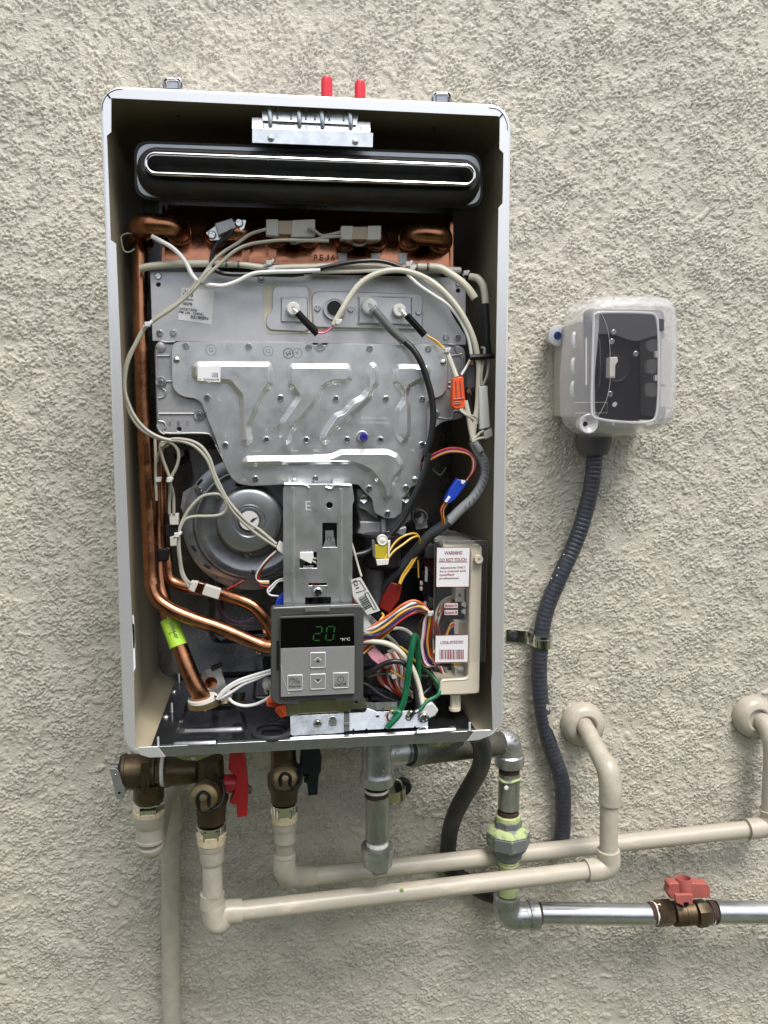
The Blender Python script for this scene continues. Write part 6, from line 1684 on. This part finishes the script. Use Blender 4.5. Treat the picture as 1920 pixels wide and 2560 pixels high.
# ---- electrical conduits
def conduit(q, P, r, rib=.00045, pitch=.0055, sm=10):
    # resample a smooth path, ribbed like liquid-tight conduit
    tmp = MB(); tmp.tube(P, [1.0] * len(P), n=3, seg=24, caps=False)
    cs = [sum((Vector(tmp.v[i * 3 + j]) for j in range(3)), Vector()) / 3 for i in range(len(tmp.v) // 3)]
    L = [0]
    for a, b in zip(cs, cs[1:]): L.append(L[-1] + (b - a).length)
    out, rr = [], []
    s_ = 0
    j = 0
    while s_ < L[-1]:
        while L[j + 1] < s_: j += 1
        t = (s_ - L[j]) / max(L[j + 1] - L[j], 1e-9)
        out.append(cs[j].lerp(cs[j + 1], t)); ph = (s_ / pitch) % 1.0
        rr.append(r + rib * (0.5 - abs(ph - .5)) * 2 - (rib * .8 if ph < .18 else 0))
        s_ += pitch / 5
    q.tube(out, rr, n=24, smooth=False)
CD1 = thing('flexible_conduit', 'long ribbed blue-black conduit hanging from the switch box, strapped to the wall', 'conduit', LZ('px', 1405, 2110, 228), group='flexible conduits')
q = MB(); 
P_ = pts('N', '912,70,225 905,200,225 880,420,226 830,640,227 770,840,228 700,1020,229 625,1180,229 555,1340,230 490,1490,231 445,1640,231 420,1780,231 405,1950,231 398,2100,231 398,2212,231') + \
     pts('L', '-22,160,231 0,300,231 28,430,231 70,560,231 115,680,231 140,800,231 142,950,231 140,1080,231 125,1240,231')
conduit(q, P_, .0098)
q.build('ribbed_jacket', CONDU, CD1)
q = MB(); tp_ = LZ('N', 912, 78, 225)
q.lathe(tp_ + Vector((0, 0, .016)), (0, 0, -1), [(0, .0155), (.014, .0165), (.016, .015), (.0165, .010)], n=28); q.build('end_connector', GREYP, CD1)
for x, y, w_, h_ in ((625, 1055, 5, 3), (575, 1178, 4, 2.5), (562, 1247, 5, 3), (512, 1276, 6, 4)):
    q = MB(); q.lathe(LZ('N', x, y, 218.5), (0, -1, 0), [(0, .0009), (.0005, .0007), (.0007, .0002)], n=8); q.build('paint_fleck', INKW, CD1)
for s_ in ('20,180 45,190 35,230 10,215', '15,265 50,255 70,300 60,330 85,400 105,470 90,440 60,370 22,320'):
    block('paint_smear', 'L', s_, 221.5, .8, MATS['painted_plastic_pipe'], CD1, bev=.2)
def strap_parts(t, q, loopP, w, th): pass
ST = thing('conduit_strap', 'shiny one-hole zinc strap with a black screw, holding the long conduit to the wall', 'pipe strap', LZ('N', 330, 1800, 245))
q = MB(); cc = LZ('N', 425, 1815, 231)
wz = .0075
A_ = [math.radians(a) for a in range(0, 181, 12)]
def band(q, pts2, z0_, hw, th, tilt=0.0):
    """strip following 2-D path (x,y) with half height hw"""
    n_ = len(pts2); o = len(q.v)
    for (x, y), nx in zip(pts2, range(n_)):
        a_ = pts2[max(0, nx - 1)]; b_ = pts2[min(n_ - 1, nx + 1)]
        tx, ty = b_[0] - a_[0], b_[1] - a_[1]; l_ = math.hypot(tx, ty) or 1; nxx, nyy = ty / l_, -tx / l_
        zz = z0_ + tilt * (x - pts2[0][0])
        q.v += [(x, y, zz - hw), (x, y, zz + hw), (x + nxx * th, y + nyy * th, zz + hw), (x + nxx * th, y + nyy * th, zz - hw)]
    for i in range(n_ - 1):
        for j in range(4):
            j2 = (j + 1) % 4; q.face([o + i * 4 + j, o + i * 4 + j2, o + (i + 1) * 4 + j2, o + (i + 1) * 4 + j])
    q.face([o, o + 1, o + 2, o + 3]); q.face([o + (n_ - 1) * 4 + j for j in (3, 2, 1, 0)])
R0 = .0116
path = [(cc.x - .042, -.004), (cc.x - .032, -.004), (cc.x - .0185, -.0045), (cc.x - .0150, -.007), (cc.x - .0128, -.0115)] + \
       [(cc.x - R0 * math.cos(a), cc.y - R0 * math.sin(a)) for a in A_] + [(cc.x + R0, -.004)]
band(q, path, cc.z, wz, .0012, tilt=-.12)
sb = q.build('strap_band', CHROME, ST)
q = MB(); band(q, [(cc.x - (R0 + .0008) * math.cos(a), cc.y - (R0 + .0008) * math.sin(a)) for a in A_], cc.z - .003, .0014, .0009); q.build('pressed_rib', CHROME, sb)
q = MB(); hc_ = Vector((cc.x - .034, -.0055, cc.z + .0008)); q.lathe(hc_, (0, -1, 0), [(0, .0062), (.001, .0064), (.0022, .005), (.0026, .0010)], n=9, phase=.4)
q.lathe(hc_ + Vector((.002, 0, -.003)), (0, -1, 0), [(0, .004), (.002, .0036), (.003, .0015)], n=7); q.build('black_sealed_screw', RUBBER, ST)
CD2 = thing('flexible_conduit', 'short black conduit curving down from the heater to behind the rear pipe', 'conduit', LZ('K', 800, 1050, 228), group='flexible conduits')
q = MB()
P_ = pts('K', '1020,120,105 1055,190,112 1062,290,125 1040,380,140 980,490,160 910,610,180 850,730,200 815,850,222 802,960,232 800,1080,236 808,1130,236 860,1185,236 960,1250,236 1060,1315,236 1150,1345,236 1240,1350,236')
conduit(q, P_, .0102, rib=.00016, pitch=.0046); q.build('ribbed_jacket', CONDK, CD2)
SP2 = thing('spare_strap', 'loose one-hole strap with screw on the wall, half hidden behind the drip leg', 'pipe strap', LZ('K', 400, 540, 230))
q = MB(); c4 = LZ('K', 395, 550, 226)
q.tube([c4 + Vector((.010 * math.cos(math.radians(a)), .0, .016 * math.sin(math.radians(a)))) for a in range(-170, 150, 20)], .0016, n=6)
band(q, [(c4.x - .006 + .019 * math.cos(math.radians(a)), c4.y - .019 * math.sin(math.radians(a))) for a in range(0, 181, 15)], c4.z, .0065, .0012); q.build('strap_band', ZINC_OLIVE, SP2)
q = MB(); q.lathe(LZ('K', 455, 520, 236), (0, -1, 0), [(-.01, .010), (0, .011), (.003, .009), (.004, .002)], n=12); q.build('sealed_screw', BLACKP, SP2)

# ---- disconnect switch box
BX = thing('switch_box', 'weatherproof switch box with a cloudy clear bubble cover on the wall beside the heater', 'switch box', LZ('M', 800, 1500, 245))
def Ms(name, s_, d, t_, m_, par=BX, **k_): return sheet(name, 'M', s_, d, t_, m_, par, **k_)
bk = block('box_housing', 'M', '315,470 430,415 1240,420 1240,1430 520,1440 298,1415 300,900', 205, 42, BOXG, BX, bev=2.0)
q = MB(); q.lathe(LZ('M', 225, 578, 222), (0, -1, 0), [(-.02, .0085), (0, .0125), (.003, .0125), (.0035, .009)], n=24); lug = q.build('mounting_lug', ALUM, BX)
block('lug_arm', 'M', '250,545 310,535 310,640 250,625', 224, 10, BOXG, lug, bev=.6)
disc('blue_screw_head', 'M', 227, 575, 42, 217.5, 3, MATS['blue_screw_head'] if 'blue_screw_head' in MATS else mat('blue_screw_head', (.01, .03, .16), .25), lug)
block('screw_slot', 'M', '205,600 240,545 250,552 215,606', 217.2, .4, BLACKP, lug, bev=0)
# inner face plate
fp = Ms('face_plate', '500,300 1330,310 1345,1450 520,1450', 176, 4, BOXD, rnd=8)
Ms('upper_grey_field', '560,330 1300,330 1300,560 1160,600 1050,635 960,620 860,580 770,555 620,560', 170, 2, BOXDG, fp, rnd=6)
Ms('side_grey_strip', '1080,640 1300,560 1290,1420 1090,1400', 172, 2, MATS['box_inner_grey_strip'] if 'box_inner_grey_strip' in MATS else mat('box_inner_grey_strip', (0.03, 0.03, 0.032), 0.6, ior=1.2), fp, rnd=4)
disc('switch_bezel', 'M', 830, 900, 160, 170, 3, BLACKP, fp, prof=[(-.003, 1), (-.0004, 1), (0, .97), (-.0006, .9), (-.0006, .85), (0, .82)])
pipe('plate_ridge', 'M', '630,640 640,590 660,640 665,1000 655,1090 640,1100', .8, BOXDG, fp, d=174, n=6)
tg_ = block('toggle_lever', 'M', '770,800 845,795 855,840 820,890 815,1005 762,1010', 150, 12, WHITEP, fp, bev=1.0)
block('toggle_base', 'M', '752,905 825,880 822,1018 750,1015', 163, 6, WHITEP, fp, bev=.8)
for x, y in ((785, 637), (1033, 765), (770, 1180)): screws('M', f'{x},{y}', 168, fp, r=3.6, h=1.5)
screws('M', '805,540', 168, fp, r=3.4, h=1.2)
sheet('white_scuff', 'M', '800,1275 825,1260 845,1285 815,1320 790,1300', 173.5, .4, PAPERG, fp)
# bubble cover: a rounded shell, deep, open at the back
def shell(poly, layers, m_, name, par, th=None):
    q = MB(); rs = [(inset(poly, ins), Y0 + d / 1000) for ins, d in layers]
    rings(q, rs[::-1]); return q, rs
cv = ccw(roundp(xz(pts('M', '420,560 430,330 520,205 680,150 1230,150 1370,190 1430,320 1445,640 1425,1300 1390,1470 1300,1560 1100,1610 760,1640 560,1600 430,1500 388,1400 380,1000', 165)), .012, 5))
q = MB()
ly = [(-.001, 206), (.0005, 190), (.0005, 172), (.003, 156), (.007, 146), (.012, 141), (.016, 140)]
rs = [(inset(cv, i_), Y0 + d_ / 1000) for i_, d_ in ly]
rings(q, rs)
q.build('cover_rim', COVERE, BX, ang=60)
fcp = ccw(roundp(xz(pts('M', '600,360 650,335 1200,345 1245,380 1268,560 1265,1200 1235,1430 1150,1470 900,1470 620,1430 580,1380 585,900', 138)), .008, 5))
q = MB(); N_ = len(fcp)
q.slab(fcp, [], Y0 + .1365, .0016, .0005)
q.build('cover_window', COVER, BX)
# flat annulus between rim and window
q = MB()
inn = inset(cv, .016)
q.fill([inn, ccw(inset(fcp, -.0005))[::-1]], lambda x, z: (x, Y0 + .140, z)); q.build('cover_face', COVERE, BX)
for s_, r_ in (('600,360 650,335 1200,345 1245,380 1268,560 1265,1200 1235,1430 1150,1470 900,1470 620,1430 580,1380 585,900 600,360', 1.4),): pipe('window_ridge', 'M', s_, r_, COVERE, BX, d=137.5, n=8)
for (x, y) in ((400, 620), (390, 890), (385, 1130)): q = MB(); c_ = LZ('M', x, y, 168); q.tube([c_ + Vector((0, 0, .008)), c_ + Vector((-.002, -.002, .005)), c_ + Vector((-.002, -.002, -.005)), c_ + Vector((0, 0, -.008))], .0022, n=8); q.build('hinge_knuckle', COVERE, BX)
for s_ in ('1150,640 1250,600 1255,740 1160,740', '1145,830 1255,815 1250,970 1150,970', '1140,1070 1250,1060 1250,1215 1140,1200'): Ms('inner_hinge_tab', s_, 152, 6, CLEARG, rnd=5)
for s_ in ('1240,735 1275,735 1270,805 1240,800', '1235,985 1275,985 1270,1045 1235,1040', '1285,400 1330,410 1325,520 1280,520'): Ms('cover_tab', s_, 139, 4, WHITEP if s_[:2] == '12' and s_[:4] != '1285' else GREYP)
for s_, m_ in (('1290,600 1420,640 1420,1080 1280,1080', BOXG), ('1280,1110 1420,1100 1410,1300 1275,1320', BOXG)): Ms('inner_gasket_block', s_, 175, 4, m_, rnd=3)
q = MB(); c_ = LZ('M', 540, 1490, 140); kM = .2411 * mpp(140)
q.lathe(c_, (0, -1, 0), [(-.02, 70 * kM), (0, 105 * kM), (.002, 106 * kM), (.0025, 98 * kM), (.001, 60 * kM), (-.003, 30 * kM)], n=28); q.build('latch_dimple', COVERE, BX)
disc('lock_hole', 'M', 512, 1492, 27, 138.5, 1, BLACKP, BX, n=18)
pipe('cover_scratch', 'M', '640,290 700,390 745,520 765,680 770,860 765,1080 730,1240 680,1350 640,1410', .2, CLIPW, BX, d=134, n=5)
for s_ in ('400,1270 560,1268 740,1268 738,1378 400,1380',): pipe('cover_seam', 'M', s_, .2, CLIPW, BX, d=139, n=5, smooth=False)
for s_ in ('520,600 520,1090', '800,1470 798,1510', '1015,1470 1012,1500', '720,155 715,205', '805,158 810,215', '1180,160 1185,200'): pipe('cover_ridge', 'M', s_, 1.0, COVERE, BX, d=139.5, n=6)
q = MB(); q.lathe(LZ('M', 600, 1590, 225), (0, 0, -1), [(0, .022), (.012, .021), (.022, .019), (.026, .017)], n=28); q.build('conduit_hub', GREYP, BX)
